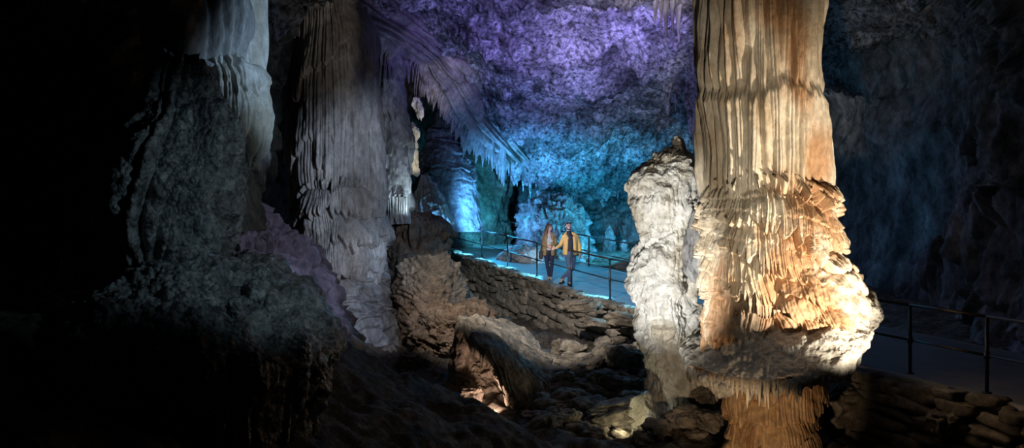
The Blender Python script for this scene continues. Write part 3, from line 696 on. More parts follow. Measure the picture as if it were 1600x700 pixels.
# ---- left side, close to the viewer
lc = empty('cave_column', P(350, 320, 9.5), 'bluish-white fluted curtain column at the left, upper part smooth and dark', 'column')
G = rings([(352, -60, 412, -60, .4), (356, 0, 411, 0, .42), (364, 60, 412, 60, .4), (372, 110, 408, 110, .35), (376, 150, 404, 150, .3), (380, 180, 402, 180, .25)], 9.5, q(360), q(360))
fl, k = flutes(G, .055, 4.7, .6); put(G, fl*.03+fbm(G.x*2, G.y*2, G.z, 3)*.05)
emit(G, 'fluted_curtain', M['white'], lc)
G = rings([(315, 70, 350, 70, .3), (322, 100, 372, 95, .45), (326, 130, 398, 120, .5), (330, 160, 406, 150, .55), (330, 190, 408, 185, .55), (335, 205, 404, 210, .45), (350, 222, 392, 222, .2)], 9.2, q(560), q(460))
fl, k = flutes(G, .075, 2.7, 1.0); fl2, _ = flutes(G, .03, 2.7, 1.2); t, f, kk = tiers(G, .35, fl, .5, .2, 2.2, 1., .15)
low = sstep(.7, 1., G.V/G.V.max())
put(G, fl*.06+fl2*.02+t*.06+fbm(G.x*3, G.y*3, G.z*2, 4)*.08, down=fl*.25*low)
emit(G, 'ragged_curtain', M['white'], lc)
G = rings([(366, 190, 404, 190, .25), (372, 215, 412, 215, .3), (370, 240, 414, 235, .32), (374, 265, 406, 262, .3), (366, 300, 398, 300, .32), (362, 330, 402, 330, .4), (356, 360, 410, 360, .5)], 9.6, q(420), q(420))
fl, k = flutes(G, .07, 2.9, 1.0); t, f, kk = tiers(G, .3, fl, .5, .1, 2.6, .9, .15)
put(G, fl*.05+t*.06+fbm(G.x*3, G.y*3, G.z*2, 4)*.09-.03)
emit(G, 'lower_drapery', M['grey'], lc)
G = rings([(240, -70, 352, -70, .6), (235, 0, 362, 0, .65), (240, 60, 362, 60, .65), (255, 110, 350, 110, .55), (262, 150, 340, 150, .45), (270, 210, 335, 210, .4), (280, 250, 330, 250, .35)], 8.9, q(420), q(360))
fl, k = flutes(G, .22, 2.9, 1.2, 1.2); put(G, fl*.09+fbm(G.x*1.3, G.y*1.3, G.z*.7, 4)*.16)
emit(G, 'smooth_drapery', M['grey'], lc)
# popcorn curtain and popcorn rock
def popcorn(G, a=.05, s=9.):
    f1, f2, _ = worley(G.x*s, G.y*s, G.z*s*.8); f1b, _, _ = worley(G.x*s*2.4, G.y*s*2.4, G.z*s*2)
    return np.clip(.75-f1, 0, 1)*a+np.clip(.75-f1b, 0, 1)*a*.35
G = rings([(262, 95, 295, 100, .25), (250, 130, 312, 135, .4), (240, 165, 328, 165, .5), (225, 200, 347, 195, .6), (205, 250, 351, 245, .75), (190, 310, 349, 300, .8), (180, 370, 345, 360, .8), (190, 420, 335, 420, .7), (205, 470, 325, 470, .6), (215, 520, 318, 520, .5)], 7.6, q(800), q(620))
fl, k = flutes(G, .14, 5.9, 1.1)
put(G, fl*.10+popcorn(G, .08)+fbm(G.x*1.6, G.y*1.6, G.z*1.2, 4)*.2-.05)
props(emit(G, 'popcorn_curtain', M['popcorn'], loc=P(262, 500, 7.6)), 'dark glittering rock curtain covered in knobbly popcorn, left foreground', 'rock')
G = rings([(250, 405, 330, 412, .5), (200, 425, 400, 440, .9, .1), (160, 445, 450, 470, 1.2, .2), (130, 470, 490, 500, 1.35, .25), (110, 500, 512, 530, 1.4, .25), (110, 530, 515, 556, 1.35, .2), (120, 560, 500, 580, 1.2, .1), (130, 600, 478, 612, 1.05, 0), (140, 650, 462, 655, .95, 0), (150, 720, 445, 720, .9), (150, 860, 440, 860, .9)], 7.2, q(1000), q(720))
fl, k = flutes(G, .2, 3.9, 1.1); top = 1-sstep(1.6, 2.1, G.V)
put(G, popcorn(G, .08)*top+fl*.13*(1-top)+fbm(G.x*1.3, G.y*1.3, G.z*1.3, 4)*.2+fbm(G.x*7, G.y*7, G.z*6, 3)*.02)
props(emit(G, 'popcorn_rock', M['popcorn'], loc=P(300, 860, 7.2)), 'big dark overhanging rock with a knobbly glittering top, bottom left foreground', 'rock')
for (px, y0, y1, w, dd, lab) in ((398, 436, 530, 20, 7.0, 'tallest dark knob on the overhanging popcorn rock'), (343, 448, 505, 14, 6.7, 'short rounded knob nearest the popcorn curtain'), (365, 470, 520, 12, 6.4, 'small rounded knob at the front of the popcorn rock top'),
                             (420, 462, 545, 17, 6.9, 'middle dark knob right of the tallest one on the popcorn rock'), (448, 505, 560, 15, 6.8, 'low knob second from the right tip of the popcorn rock'), (470, 520, 570, 13, 6.7, 'low knob at the right tip of the popcorn rock'), (380, 434, 480, 16, 7.6, 'rear dark knob beside the tallest one')):
    G = rings([(px-4, y0, px+4, y0, .03), (px-w*.7, y0+8, px+w*.7, y0+8, w*.7/F*dd), (px-w, (y0+y1)/2, px+w, (y0+y1)/2, w/F*dd), (px-w*.9, y1-12, px+w*.9, y1-12, w/F*dd), (px-w*1.1, y1+20, px+w*1.1, y1+20, w/F*dd)], dd, q(160), q(130))
    put(G, popcorn(G, .02, 14.)+fbm(G.x*5, G.y*5, G.z*5, 4)*.05)
    props(emit(G, 'stalagmite', M['popcorn'], loc=P(px, y1, dd)), lab, 'stalagmite')
# purple-lit ridge running down behind the popcorn rock
G = rings([(370, 322, 400, 325, .3), (350, 350, 412, 352, .6), (345, 375, 440, 378, .9), (350, 400, 482, 405, 1.1), (370, 425, 498, 432, 1.2), (390, 455, 510, 462, 1.2), (410, 490, 515, 495, 1.2), (420, 560, 560, 560, 1.4)], 11.5, q(620), q(420))
fl, k = flutes(G, .16, 2.4, 1.1); t, f, kk = tiers(G, .33, fl, .5, .5, 2.2, .9, .15)
put(G, fl*.08+t*.14+fbm(G.x*1.6, G.y*1.6, G.z*1.4, 5)*.26)
props(emit(G, 'rock_ridge', M['grey'], loc=P(470, 560, 11.5)), 'rugged purple-grey ridge sloping down between the left column and the grey column', 'rock')
# dark left wall behind everything close
G = sheet([[(-60, 760, 9), (60, 760, 9), (180, 760, 9.5), (300, 760, 10)], [(-60, 400, 9.5), (60, 400, 9.5), (180, 400, 9.8), (330, 400, 11)], [(-60, 100, 10), (60, 100, 10), (200, 100, 10), (340, 100, 12)], [(-60, -150, 8), (60, -150, 8), (200, -150, 9), (360, -150, 11)]], q(240), q(300))
drip_wall(G, .3, .14, 1.2, .3, 4.8, .5)
props(emit(G, 'wall_left', M['brown']), 'near dark rock wall at the left edge', 'cave wall', kind='structure')

# ---- rock bluff between grey column and stone wall
G = rings([(604, 340, 668, 344, .8), (600, 352, 694, 356, 1.3), (598, 372, 697, 374, 1.6), (598, 400, 692, 402, 1.8), (596, 430, 688, 432, 2.0), (600, 470, 700, 470, 2.2), (610, 520, 720, 520, 2.4), (620, 600, 740, 600, 2.6)], 24.5, q(620), q(460))
fl, k = flutes(G, .28, 2.4, 1.2); t, f, kk = tiers(G, 1.2, fl, .4, 0, 2.2, .9, .1)
up = 1-sstep(2., 2.8, G.V)
put(G, fl*.10*up+t*.25*up+ridged(G.x*.7, G.y*.7, G.z*.6, 4)*.3-.2+fbm(G.x*2.5, G.y*2.5, G.z*2.5, 4)*.16)
props(emit(G, 'rock_bluff', M['brown'], loc=P(650, 600, 24.5)), 'tall brown rock bluff between the grey column and the left end of the stone wall', 'rock')
def mass(name, rows_, d, lab, m='brown', seed=0., a=.25, s=1.2, nu=520, nv=360, strat=.0, cat='rock'):
    G = rings(rows_, d, q(nu), q(nv))
    f1, f2, _ = worley(G.x*s+seed, G.y*s, G.z*s*1.3)
    h = ridged(G.x*s+seed, G.y*s, G.z*s*1.3, 4, .5)*a*1.1-a*.8+np.clip(.7-f1, 0, 1)*a*.6+fbm(G.x*s*4, G.y*s*4, G.z*s*5, 4)*a*.4
    if strat:
        T = (G.z*1.0+G.x*.7)/.16+.8*perlin(G.x, G.y, G.z); h = h+strat*np.abs(np.sin(T*math.pi))
    put(G, h)
    r_ = rows_[-1]
    return props(emit(G, name, M[m], loc=P((r_[0]+r_[2])/2, (r_[1]+r_[3])/2, d)), lab, cat)
mass('boulder', [(640, 405, 690, 400, .6), (625, 425, 712, 420, 1.0), (620, 455, 725, 450, 1.3), (622, 490, 738, 485, 1.4), (630, 530, 735, 525, 1.4), (640, 580, 720, 580, 1.2)], 20.5, 'large rounded brown boulder below the left end of the stone wall', a=.3, s=1.0, seed=3., strat=.05)
mass('boulder', [(655, 478, 745, 470, .6), (640, 500, 770, 490, .9), (640, 530, 770, 520, 1.0), (645, 565, 750, 560, 1.0), (650, 620, 730, 620, .9)], 18.6, 'broken brown rock mass in front of the rounded boulder', a=.32, s=1.5, seed=6.)
mass('boulder', [(632, 555, 668, 552, .4), (618, 575, 690, 572, .6), (612, 610, 700, 610, .7)], 17.2, 'low craggy rock at the foot of the broken rock mass', a=.22, s=1.9, seed=9.)
# tilted slab with drip edge, warm lamp underneath
ts = empty('tilted_flowstone', P(800, 650, 15.6), 'fallen brown flowstone block tilted to the right, its hollow side glowing warm', 'rock')
A = [[(738, 500, 16.6), (752, 492, 17.2), (790, 500, 17.6), (820, 518, 17.6), (840, 535, 17.4)],
     [(735, 508, 15.8), (756, 506, 16.2), (800, 520, 16.8), (840, 546, 16.9), (862, 566, 16.8)],
     [(742, 530, 15.0), (768, 535, 15.0), (810, 552, 15.6), (850, 570, 16.0), (876, 582, 16.2)],
     [(762, 560, 14.6), (790, 578, 14.5), (825, 592, 14.9), (858, 600, 15.4), (880, 600, 15.8)],
     [(782, 585, 14.5), (805, 610, 14.4), (835, 630, 14.7), (850, 640, 15.2), (862, 636, 15.6)]]
G = sheet(A, q(420), q(300))
vv = np.linspace(0, 1, G.P.shape[0])[:, None]+0*G.x
T = G.S/.13+.6*perlin(G.x*2, G.y*2, G.z*2); lo = sstep(.55, .8, vv)
put(G, fbm(G.x*1.5, G.y*1.5, G.z*1.5, 4)*.12+fbm(G.x*6, G.y*6, G.z*6, 4)*.03+np.abs(np.sin(T*math.pi))*.07*lo, down=np.abs(np.sin(T*math.pi))*.16*sstep(.75, 1, vv))
emit(G, 'slab', M['rubble'], ts, back=.3)
G = rings([(724, 545, 752, 540, .3), (712, 565, 776, 560, .5), (700, 590, 800, 585, .65), (690, 615, 818, 612, .8), (700, 640, 828, 640, .9), (720, 665, 835, 665, .9)], 16.2, q(520), q(360))
f1, f2, _ = worley(G.x*1.5, G.y*1.5, G.z*1.8)
put(G, ridged(G.x*1.3, G.y*1.3, G.z*1.3, 5)*.34-.22-np.clip(.45-f1, 0, 1)*.35+fbm(G.x*6, G.y*6, G.z*6, 4)*.05)
emit(G, 'hollow_core', M['rubble'], ts)
G = rings([(722, 498, 740, 495, .15), (716, 512, 752, 508, .3), (712, 540, 750, 535, .35), (708, 570, 735, 570, .3), (706, 600, 728, 600, .25)], 15.9, q(260), q(260))
put(G, ridged(G.x*2, G.y*2, G.z*1.4, 4)*.2-.08); emit(G, 'left_flank', M['rubble'], ts)

# ---- rubble stones below the wall and around the feet of the formations
def gpx(px, d): return (px-CX)/F*d
big = [(905, 575, 17.0, .8, .5, .6, 'wide flat boulder at the foot of the stone wall, below the man'), (950, 545, 17.4, .6, .45, .6, 'angular boulder against the stone wall, left of the white stalagmite'),
       (975, 500, 17.9, .9, .3, .5, 'long pale block near the top of the wall beside the white stalagmite'), (942, 506, 18.3, .9, .18, .4, 'thin slanting slab lying on the wall, left of the pale block'),
       (905, 478, 18.9, .9, .32, .5, 'flat slab near the wall top, below the near railing'), (880, 545, 18.1, .5, .4, .4, 'squarish brown boulder leaning on the wall'),
       (975, 560, 16.4, .7, .5, .6, 'grey boulder just left of the white stalagmite trunk'), (960, 600, 15.6, 1.0, .45, .7, 'broad dark boulder left of the stalagmite foot'),
       (905, 615, 15.8, 1.0, .6, .8, 'brown boulder right of the tilted flowstone'), (868, 640, 14.8, .8, .45, .7, 'low boulder near the lower corner of the tilted flowstone'),
       (960, 644, 13.6, 1.0, .32, .8, 'low pale rock lit yellowish at the left foot of the white stalagmite'), (885, 662, 13.4, .55, .42, .5, 'leaning dark stone at the front of the rubble'),
       (1068, 652, 12.9, .6, .3, .5, 'rounded pale stone right of the white stalagmite foot'), (1092, 622, 13.6, .55, .5, .5, 'upright grey stone between white stalagmite and amber column'),
       (1028, 668, 12.7, .45, .26, .4, 'small stone in front of the white stalagmite foot'), (1105, 655, 13.0, .5, .3, .5, 'dark stone beside the amber stem'),
       (735, 620, 15.0, .45, .35, .4, 'dark stone at the left foot of the tilted flowstone'), (830, 655, 14.2, .5, .3, .4, 'small dark stone below the tilted flowstone'),
       (1330, 600, 14.2, .8, .7, .6, 'pale upright rock at the base of the low dark wall'), (1318, 632, 12.4, .9, .6, .7, 'large dark boulder right of the amber stem'), (1400, 600, 12.6, .9, .5, .5, 'brown block in the base of the low dark wall'),
       (1460, 622, 11.8, .9, .45, .5, 'dark block at the foot of the low wall, farther right'), (1500, 662, 10.8, .8, .4, .5, 'dark block at the foot of the low wall, nearest the right edge')]
for i, (px, py, d, w, h, dep, lab) in enumerate(big):
    rock('boulder', px, py, d, w, h, dep, i*2.7+1, lab, group=None, res=64, rough=.3, rotz=rnd.uniform(-.3, .2))
n = 0
for i in range(150):
    d = rnd.uniform(12.6, 18.3); px = rnd.uniform(835, 1110)
    x = gpx(px, d); xe = path_edge(d)[0]-.55
    if x > xe: continue
    hgt = max(0, 1-(xe-x)/1.9)*.9 if d < 18.5 else 0
    s = rnd.uniform(.16, .46)
    z = gz(x, d)+s*.15+hgt*rnd.uniform(0, 1)
    py = CY-(z-CAMZ)/d*F
    rock('rubble_stone', px, py, d, s*rnd.uniform(.9, 1.5), s*rnd.uniform(.5, .8), s, i*1.3, 'rough brown rubble stone in the heap between the stone wall and the white stalagmite', 'stone', 'rubble stones below the stone wall', res=22, rough=.3, rotz=rnd.uniform(-.5, .5))
for i in range(40):
    d = rnd.uniform(9.6, 14); px = rnd.uniform(1270, 1520)
    x = gpx(px, d); xe = path_edge(d)[0]-.5
    if x > xe: continue
    s = rnd.uniform(.08, .3); z = gz(x, d)+s*.1; py = CY-(z-CAMZ)/d*F
    rock('rubble_stone', px, py, d, s*1.2, s*.6, s, i*1.9, 'dark rubble stone on the ground right of the amber stem', 'stone', 'rubble stones right of the amber column', res=18, rough=.3)
# stones heaped along the wall top edge
for i in range(64):
    d = 31-i*.225; s = rnd.uniform(.14, .3)
    c = path_pt(d, -.22); c[2] -= .03
    px = CX+c[0]/c[1]*F; py = CY-(c[2]-CAMZ)/c[1]*F
    rock('coping_stone', px, py, c[1], s*1.35, s*.65, s*1.1, i*2.2, 'rough coping stone along the top of the stone wall under the near railing', 'stone', 'coping stones on the stone wall', res=18, rough=.3, m='rubble')

#---RAILINGS---
def tube(bm, a, b, r, seg=8):
    a = Vector([float(v) for v in a]); b = Vector([float(v) for v in b]); d = b-a; L = d.length
    rot = d.to_track_quat('Z', 'Y').to_matrix().to_4x4()
    bmesh.ops.create_cone(bm, cap_ends=True, segments=seg, radius1=r, radius2=r, depth=L, matrix=Matrix.Translation((a+b)/2) @ rot)
def bm_obj(name, bm, m, parent=None, loc=None, smooth=True):
    me = bpy.data.meshes.new(name); bm.to_mesh(me); bm.free()
    for p in me.polygons: p.use_smooth = smooth
    return link_mesh(name, me, m, parent, loc)
def railing(ds, off, label, height=1.02, ends=(None, None)):
    root = empty('railing', path_pt(ds[0], off), label, 'railing')
    for d in ds:
        bm = bmesh.new(); tube(bm, path_pt(d, off, -.05), path_pt(d, off, height), .026, 10)
        tube(bm, path_pt(d, off, -.01), path_pt(d, off, .015), .06, 12)
        p = bm_obj('post', bm, M['rail'], root)
        bm = bmesh.new(); c = path_pt(d, off, .5); tube(bm, c-np.array([0, 0, .05]), c+np.array([0, 0, .05]), .038, 10)
        bm_obj('clamp', bm, M['rail'], p) if False else bm_obj('clamp', bm, M['rail'], root)
    a, b = ends[0] or ds[0], ends[1] or ds[-1]
    dd = [a]+list(ds)+[b]
    for nm, h, r in (('top_rail', height, .024), ('middle_rail', .5, .018)):
        bm = bmesh.new()
        for u, v in zip(dd[:-1], dd[1:]):
            if abs(u-v) > .01: tube(bm, path_pt(u, off, h), path_pt(v, off, h), r, 10)
        bm_obj(nm, bm, M['rail'], root)
    return root
def d_of(px, off):     # distance on the railing line seen at pixel px
    lo, hi = 8., 40.
    for _ in range(50):
        m_ = (lo+hi)/2; c = path_pt(m_, off)
        if CX+c[0]/c[1]*F > px: lo = m_
        else: hi = m_
    return (lo+hi)/2
railing([d_of(x, .12) for x in (700, 718, 753, 793, 839, 893, 953, 1022)], .12, 'dark steel railing along the near edge of the walkway, in front of the couple', ends=(33, None))
railing([d_of(x, DW-.05) for x in (710, 750, 784, 820, 868, 920, 988, 1060)], DW-.05, 'dark steel railing along the far edge of the walkway, behind the couple', ends=(36, 15.2))
railing([d_of(x, .12) for x in (1310, 1422, 1542)], .12, 'barely visible dark railing on the low wall at the right', ends=(14.2, 9.0))

#---PEOPLE---
def round_cone(bm, a, b, ra, rb, seg=16, flat=1.0, yaw=None):
    a = Vector(a); b = Vector(b); d = b-a; L = max(d.length, 1e-4)
    q_ = d.to_track_quat('Z', 'Y'); rot = q_.to_matrix().to_4x4()
    vs = []
    prof = [(-ra*math.cos(t), ra*math.sin(t)) for t in np.linspace(.15, math.pi/2, 6)]+[(L*k, ra+(rb-ra)*k) for k in (.25, .5, .75)]+[(L+rb*math.cos(t), rb*math.sin(t)) for t in np.linspace(math.pi/2, .15, 6)]
    mtx = Matrix.Translation(a) @ rot
    rings_ = []
    for z, r in prof:
        rings_.append([bm.verts.new(mtx @ Vector((r*math.cos(k*2*math.pi/seg), r*flat*math.sin(k*2*math.pi/seg), z))) for k in range(seg)])
    for r0, r1 in zip(rings_[:-1], rings_[1:]):
        for k in range(seg): bm.faces.new((r0[k], r0[(k+1) % seg], r1[(k+1) % seg], r1[k]))
    bm.faces.new(rings_[0][::-1]); bm.faces.new(rings_[-1])
def ell(bm, c, r, rot=None, seg=20):
    m_ = Matrix.Translation(Vector(c)) @ (rot.to_4x4() if rot else Matrix.Identity(4)) @ Matrix.Diagonal((*r, 1))
    bmesh.ops.create_uvsphere(bm, u_segments=seg, v_segments=seg//2+2, radius=1, matrix=m_)
def remesh(name, bm, vox, m, parent, smooth=4):
    me = bpy.data.meshes.new(name); bm.to_mesh(me); bm.free()
    o = bpy.data.objects.new(name, me); C.objects.link(o)
    r = o.modifiers.new('r', 'REMESH'); r.mode = 'VOXEL'; r.voxel_size = vox; r.use_smooth_shade = True
    s = o.modifiers.new('s', 'SMOOTH'); s.iterations = smooth; s.factor = .5
    dg = bpy.context.evaluated_depsgraph_get()
    me2 = bpy.data.meshes.new_from_object(o.evaluated_get(dg)); me2.name = name
    bpy.data.objects.remove(o)
    for p in me2.polygons: p.use_smooth = True
    me2.materials.clear()
    o2 = bpy.data.objects.new(name, me2); C.objects.link(o2); me2.materials.append(m); o2.parent = parent
    return o2

def hand(bm, w, dirv, side, curl=.5, s=1.0):
    """palm plus five fingers; w wrist, dirv pointing along the hand, side the thumb side"""
    w = Vector(w); u = Vector(dirv).normalized(); t = Vector(side); t = (t-u*t.dot(u)).normalized(); n = u.cross(t)
    for k, o in enumerate((-.03, -.01, .01, .03)):
        round_cone(bm, w+u*.015*s, w+u*.085*s+t*o*s, .019*s, .013*s, 10)
    for k, (o, L) in enumerate(((.032, .07), (.011, .078), (-.011, .073), (-.031, .058))):
        b0 = w+u*.085*s+t*o*s; d1 = (u*math.cos(curl)+n*math.sin(curl)+t*o*2.2).normalized(); d2 = (u*math.cos(curl*2.2)+n*math.sin(curl*2.2)).normalized()
        b1 = b0+d1*L*.5*s; b2 = b1+d2*L*.5*s
        round_cone(bm, b0, b1, .0095*s, .0085*s, 8); round_cone(bm, b1, b2, .0085*s, .007*s, 8)
    b0 = w+u*.03*s+t*.03*s; b1 = b0+(u*.7+t*.8+n*.2).normalized()*.04*s; b2 = b1+(u*.9+t*.2+n*.4).normalized()*.032*s
    round_cone(bm, b0, b1, .013*s, .0105*s, 8); round_cone(bm, b1, b2, .0105*s, .0085*s, 8)

def head(bm, c, rot, s=1.0, fem=False):
    def T(x, y, z): return Vector(c)+rot @ Vector((x*s, y*s, z*s))
    def E(x, y, z, a, b, d): ell(bm, T(x, y, z), (a*s, b*s, d*s), rot)
    E(0, .012, .028, .074, .092, .085)          # skull
    E(0, -.02, -.03, .060, .066, .075)          # face
    E(0, -.045, -.083, .032 if fem else .038, .032, .024)    # chin
    for sx in (-1, 1):
        E(sx*.036, -.052, -.028, .024, .022, .024)   # cheek
        E(sx*.034, -.073, .020, .022, .012, .008)    # brow
        E(sx*.028, -.070, .004, .0125, .010, .008)   # eye
        E(sx*.076, .012, -.012, .010, .017, .030)    # ear
        E(sx*.042, -.015, -.065, .018, .035, .022)   # jaw
    round_cone(bm, T(0, -.078, .01), T(0, -.098, -.03), .008*s, .013*s, 8)   # nose
    E(0, -.080, -.055, .022, .010, .006); E(0, -.079, -.064, .019, .010, .006)   # lips
def features(root, c, rot, s, hairm, lipc):
    def T(x, y, z): return Vector(c)+rot @ Vector((x*s, y*s, z*s))
    bm = bmesh.new()
    for sx in (-1, 1): ell(bm, T(sx*.029, -.0785, .004), (.008*s, .004*s, .0045*s), rot, 10)
    for sx in (-1, 1): round_cone(bm, T(sx*.016, -.086, .022), T(sx*.044, -.078, .023), .0035*s, .003*s, 8)
    me = bpy.data.meshes.new('eyes'); bm.to_mesh(me); bm.free(); o = bpy.data.objects.new('eyes', me); C.objects.link(o); me.materials.append(hairm); o.parent = root

from mathutils import Euler
def foot(bm, ank, toe, hgt=.07, w=.045):
    a = Vector(ank); t = Vector(toe); f = (t-a); f.z = 0; L = f.length; f.normalize()
    zt = t.z
    round_cone(bm, (a.x-f.x*.05, a.y-f.y*.05, zt+.045), (a.x+f.x*L*.45, a.y+f.y*L*.45, zt+.042), .045, .046, 12)
    round_cone(bm, (a.x+f.x*L*.45, a.y+f.y*L*.45, zt+.04), (t.x, t.y, zt+.03), .045, .032, 12)
    round_cone(bm, a, (a.x, a.y, zt+.05), .042, .046, 12)

def person(name, loc, label, J, s, mats, fem):
    root = empty(name, loc, label, 'person')
    V_ = lambda k: Vector(J[k])
    rot = Euler(J['headrot']).to_matrix()
    mS, mJ, mT, mP, mF, mH = mats
    sh = .9 if fem else 1.0
    # body
    bm = bmesh.new()
    head(bm, V_('head'), rot, 1.0*(.93 if fem else 1.0), fem)
    round_cone(bm, V_('neck'), V_('head')+Vector((0, .01, -.05)), .052*sh, .05*sh)
    round_cone(bm, V_('chest'), V_('neck'), .11*sh, .06*sh)
    round_cone(bm, V_('pelvis'), V_('chest'), .12*sh, .12*sh)
    for e in 'LR':
        round_cone(bm, V_('chest')+Vector((0, 0, .08)), V_('sh'+e), .07*sh, .052*sh)
        round_cone(bm, V_('sh'+e), V_('el'+e), .050*sh, .038*sh); round_cone(bm, V_('el'+e), V_('wr'+e), .038*sh, .024*sh)
        hand(bm, V_('wr'+e), J['hd'+e][0], J['hd'+e][1], J['hd'+e][2], .98)
        round_cone(bm, V_('hip'+e), V_('kn'+e), .075*sh, .05*sh); round_cone(bm, V_('kn'+e), V_('an'+e), .05*sh, .036*sh)
        round_cone(bm, V_('an'+e), Vector(J['to'+e])+Vector((0, 0, .035)), .036, .025)
    remesh('body', bm, .006, M['skin'], root, 3)
    features(root, V_('head'), rot, .93 if fem else 1.0, M['hair_dark'], None)
    # shirt
    bm = bmesh.new()
    lowz = J['pelvis'][2]-(.05 if fem else .02)
    hp = V_('pelvis')
    round_cone(bm, (hp.x, hp.y, lowz+.05), V_('chest'), .135*sh, .135*sh, 20, 1)
    ell(bm, V_('chest')+Vector((0, 0, .04)), (.165*sh, .115*sh, .15))
    if fem:
        for sx in (-1, 1): ell(bm, V_('chest')+Vector((sx*.06+.02, -.07, .0)), (.062, .06, .06))
    for e in 'LR': round_cone(bm, V_('chest')+Vector((0, 0, .09)), V_('sh'+e), .07*sh, .058*sh)
    round_cone(bm, V_('chest')+Vector((0, -.005, .06)), V_('neck')+Vector((0, -.01, -.07 if fem else -.045)), .13*sh, .078*sh, 16)
    if not fem:
        round_cone(bm, V_('neck')+Vector((0, 0, -.03)), V_('neck')+Vector((0, 0, .02)), .075, .066)
    remesh('shirt', bm, .010, mT, root, 5)
    # jacket: open front, two panels, back and sleeves
    bm = bmesh.new()
    ch = V_('chest'); jl = J['jack']
    for sx, e in ((-1, 'L'), (1, 'R')):
        o = J['open']
        top = ch+Vector((sx*.10*sh+J['tw']*.02, -.075, .10)); bot = hp+Vector((sx*(.13)*sh, -.085, jl))
        round_cone(bm, top, bot, .055*sh, .056, 14); round_cone(bm, top+Vector((sx*.035, .05, 0)), bot+Vector((sx*.02, .07, 0)), .065*sh, .066, 14)
        round_cone(bm, V_('sh'+e)+Vector((-sx*.03, 0, .0)), top, .068*sh, .055, 12)
        round_cone(bm, V_('sh'+e)+Vector((0, 0, -.01)), V_('el'+e), .062*sh, .052*sh, 14); round_cone(bm, V_('el'+e), V_('wr'+e)*.9+V_('el'+e)*.1, .052*sh, .04*sh, 14)
        # collar
        round_cone(bm, V_('neck')+Vector((sx*.06, .03, .0)), V_('neck')+Vector((sx*.075, -.05, -.09)), .028, .022, 10)
        round_cone(bm, V_('neck')+Vector((sx*.06, .04, -.02)), V_('sh'+e)+Vector((-sx*.03, 0, .01)), .05, .055, 10)
    round_cone(bm, ch+Vector((-.06, .06, .09)), ch+Vector((.06, .06, .09)), .10, .10, 12)
    round_cone(bm, hp+Vector((-.07, .07, jl)), hp+Vector((.07, .07, jl)), .09, .09, 12)
    round_cone(bm, ch+Vector((0, .06, .05)), hp+Vector((0, .07, jl)), .12, .12, 16)
    remesh('jacket', bm, .010, mJ, root, 4)
    # trousers
    bm = bmesh.new()
    round_cone(bm, hp+Vector((0, 0, .05)), hp+Vector((0, 0, -.05)), .135*sh, .14*sh, 20)
    wl = .82 if fem else 1.05
    for e in 'LR':
        round_cone(bm, V_('hip'+e), V_('kn'+e), .092*sh, .066*wl, 14); round_cone(bm, V_('kn'+e), V_('an'+e)+Vector((0, 0, .03)), .066*wl, .05*wl, 14)
    remesh('trousers', bm, .010, mP, root, 3)
    for e in 'LR':
        bm = bmesh.new(); foot(bm, J['an'+e], J['to'+e])
        remesh('shoe', bm, .008, mF, root, 2)
    # hair
    bm = bmesh.new(); hc = V_('head')
    def T(x, y, z): return hc+rot @ Vector((x, y, z))
    if fem:
        ell(bm, T(0, .028, .045), (.085, .092, .085), rot)
        for sx in (-1, 1):
            round_cone(bm, T(sx*.062, -.01, .05), T(sx*.085, .02, -.06), .034, .035, 12)
            round_cone(bm, T(sx*.085, .02, -.06), T(sx*.095, .03, -.2), .035, .032, 12)
        round_cone(bm, T(-.05, .06, .02), T(-.10, .06, -.16), .06, .05, 12); round_cone(bm, T(-.10, .06, -.16), T(-.13, .05, -.30), .05, .025, 12)
        round_cone(bm, T(.04, .07, 0), T(.05, .07, -.2), .06, .05, 12)
        round_cone(bm, T(-.03, -.058, .085), T(-.07, -.03, .03), .022, .02, 10); round_cone(bm, T(.02, -.058, .085), T(.068, -.03, .03), .022, .02, 10)
    else:
        ell(bm, T(0, .032, .05), (.080, .086, .074), rot)
        for k in range(7):
            round_cone(bm, T(-.055+k*.018, -.05, .08), T(-.05+k*.016, -.045+.012*(k % 2), .112), .02, .010, 10)
        for sx in (-1, 1): round_cone(bm, T(sx*.07, .02, .05), T(sx*.073, .012, .0), .02, .012, 10)
    remesh('hair', bm, .008, mH, root, 2)
    if not fem:   # short beard
        bm = bmesh.new()
        ell(bm, T(0, -.045, -.092), (.036, .030, .018), rot)
        for sx in (-1, 1): round_cone(bm, T(sx*.03, -.045, -.085), T(sx*.062, -.005, -.04), .02, .012, 10)
        remesh('beard', bm, .006, M['hair_dark'], root, 2)
    return root

dm = 22.55; cm = P(889, 447, dm); cm[2] = path_edge(dm)[1]+.0
def pz(x, d): # height of walkway under a world point (slope follows its length)
    # projection on the near edge
    x0, _ = path_edge(20); t = ((x-x0)*dirn[0]+(d-20)*dirn[1]); return path_edge(20+t*dirn[1])[1]
man_loc = (cm[0], dm, pz(cm[0], dm))
mj = dict(head=(-.02, -.02, 1.665), headrot=(-.22, .12, .35), neck=(0, .01, 1.50), chest=(.04, .0, 1.24), pelvis=(.04, .02, .93),
          shL=(-.14, -.01, 1.41), shR=(.21, .02, 1.41), elL=(-.24, -.06, 1.15), elR=(.30, .05, 1.13), wrL=(-.37, -.16, 1.06), wrR=(.31, -.02, .89),
          hdL=((-.8, -.4, -.15), (0, 0, 1), .5), hdR=((0, -.15, -1), (-.6, -.8, 0), .35),
          hipL=(-.05, .02, .88), hipR=(.12, .03, .88), knL=(.02, -.06, .48), knR=(.10, .0, .50), anL=(-.0, -.02, .09), anR=(-.17, .22, .17),
          toL=(.03, -.20, .0), toR=(-.25, .10, .03), jack=-.02, open=.5, tw=0)
person('person', man_loc, 'man in a mustard jacket and blue jeans, looking up beside the railing', mj, 1, (None, M['jacket_mustard'], M['shirt_dark'], M['jeans_blue'], M['shoe_dark'], M['hair_dark']), False)
dw = 23.5; cw = P(859, 439, dw)
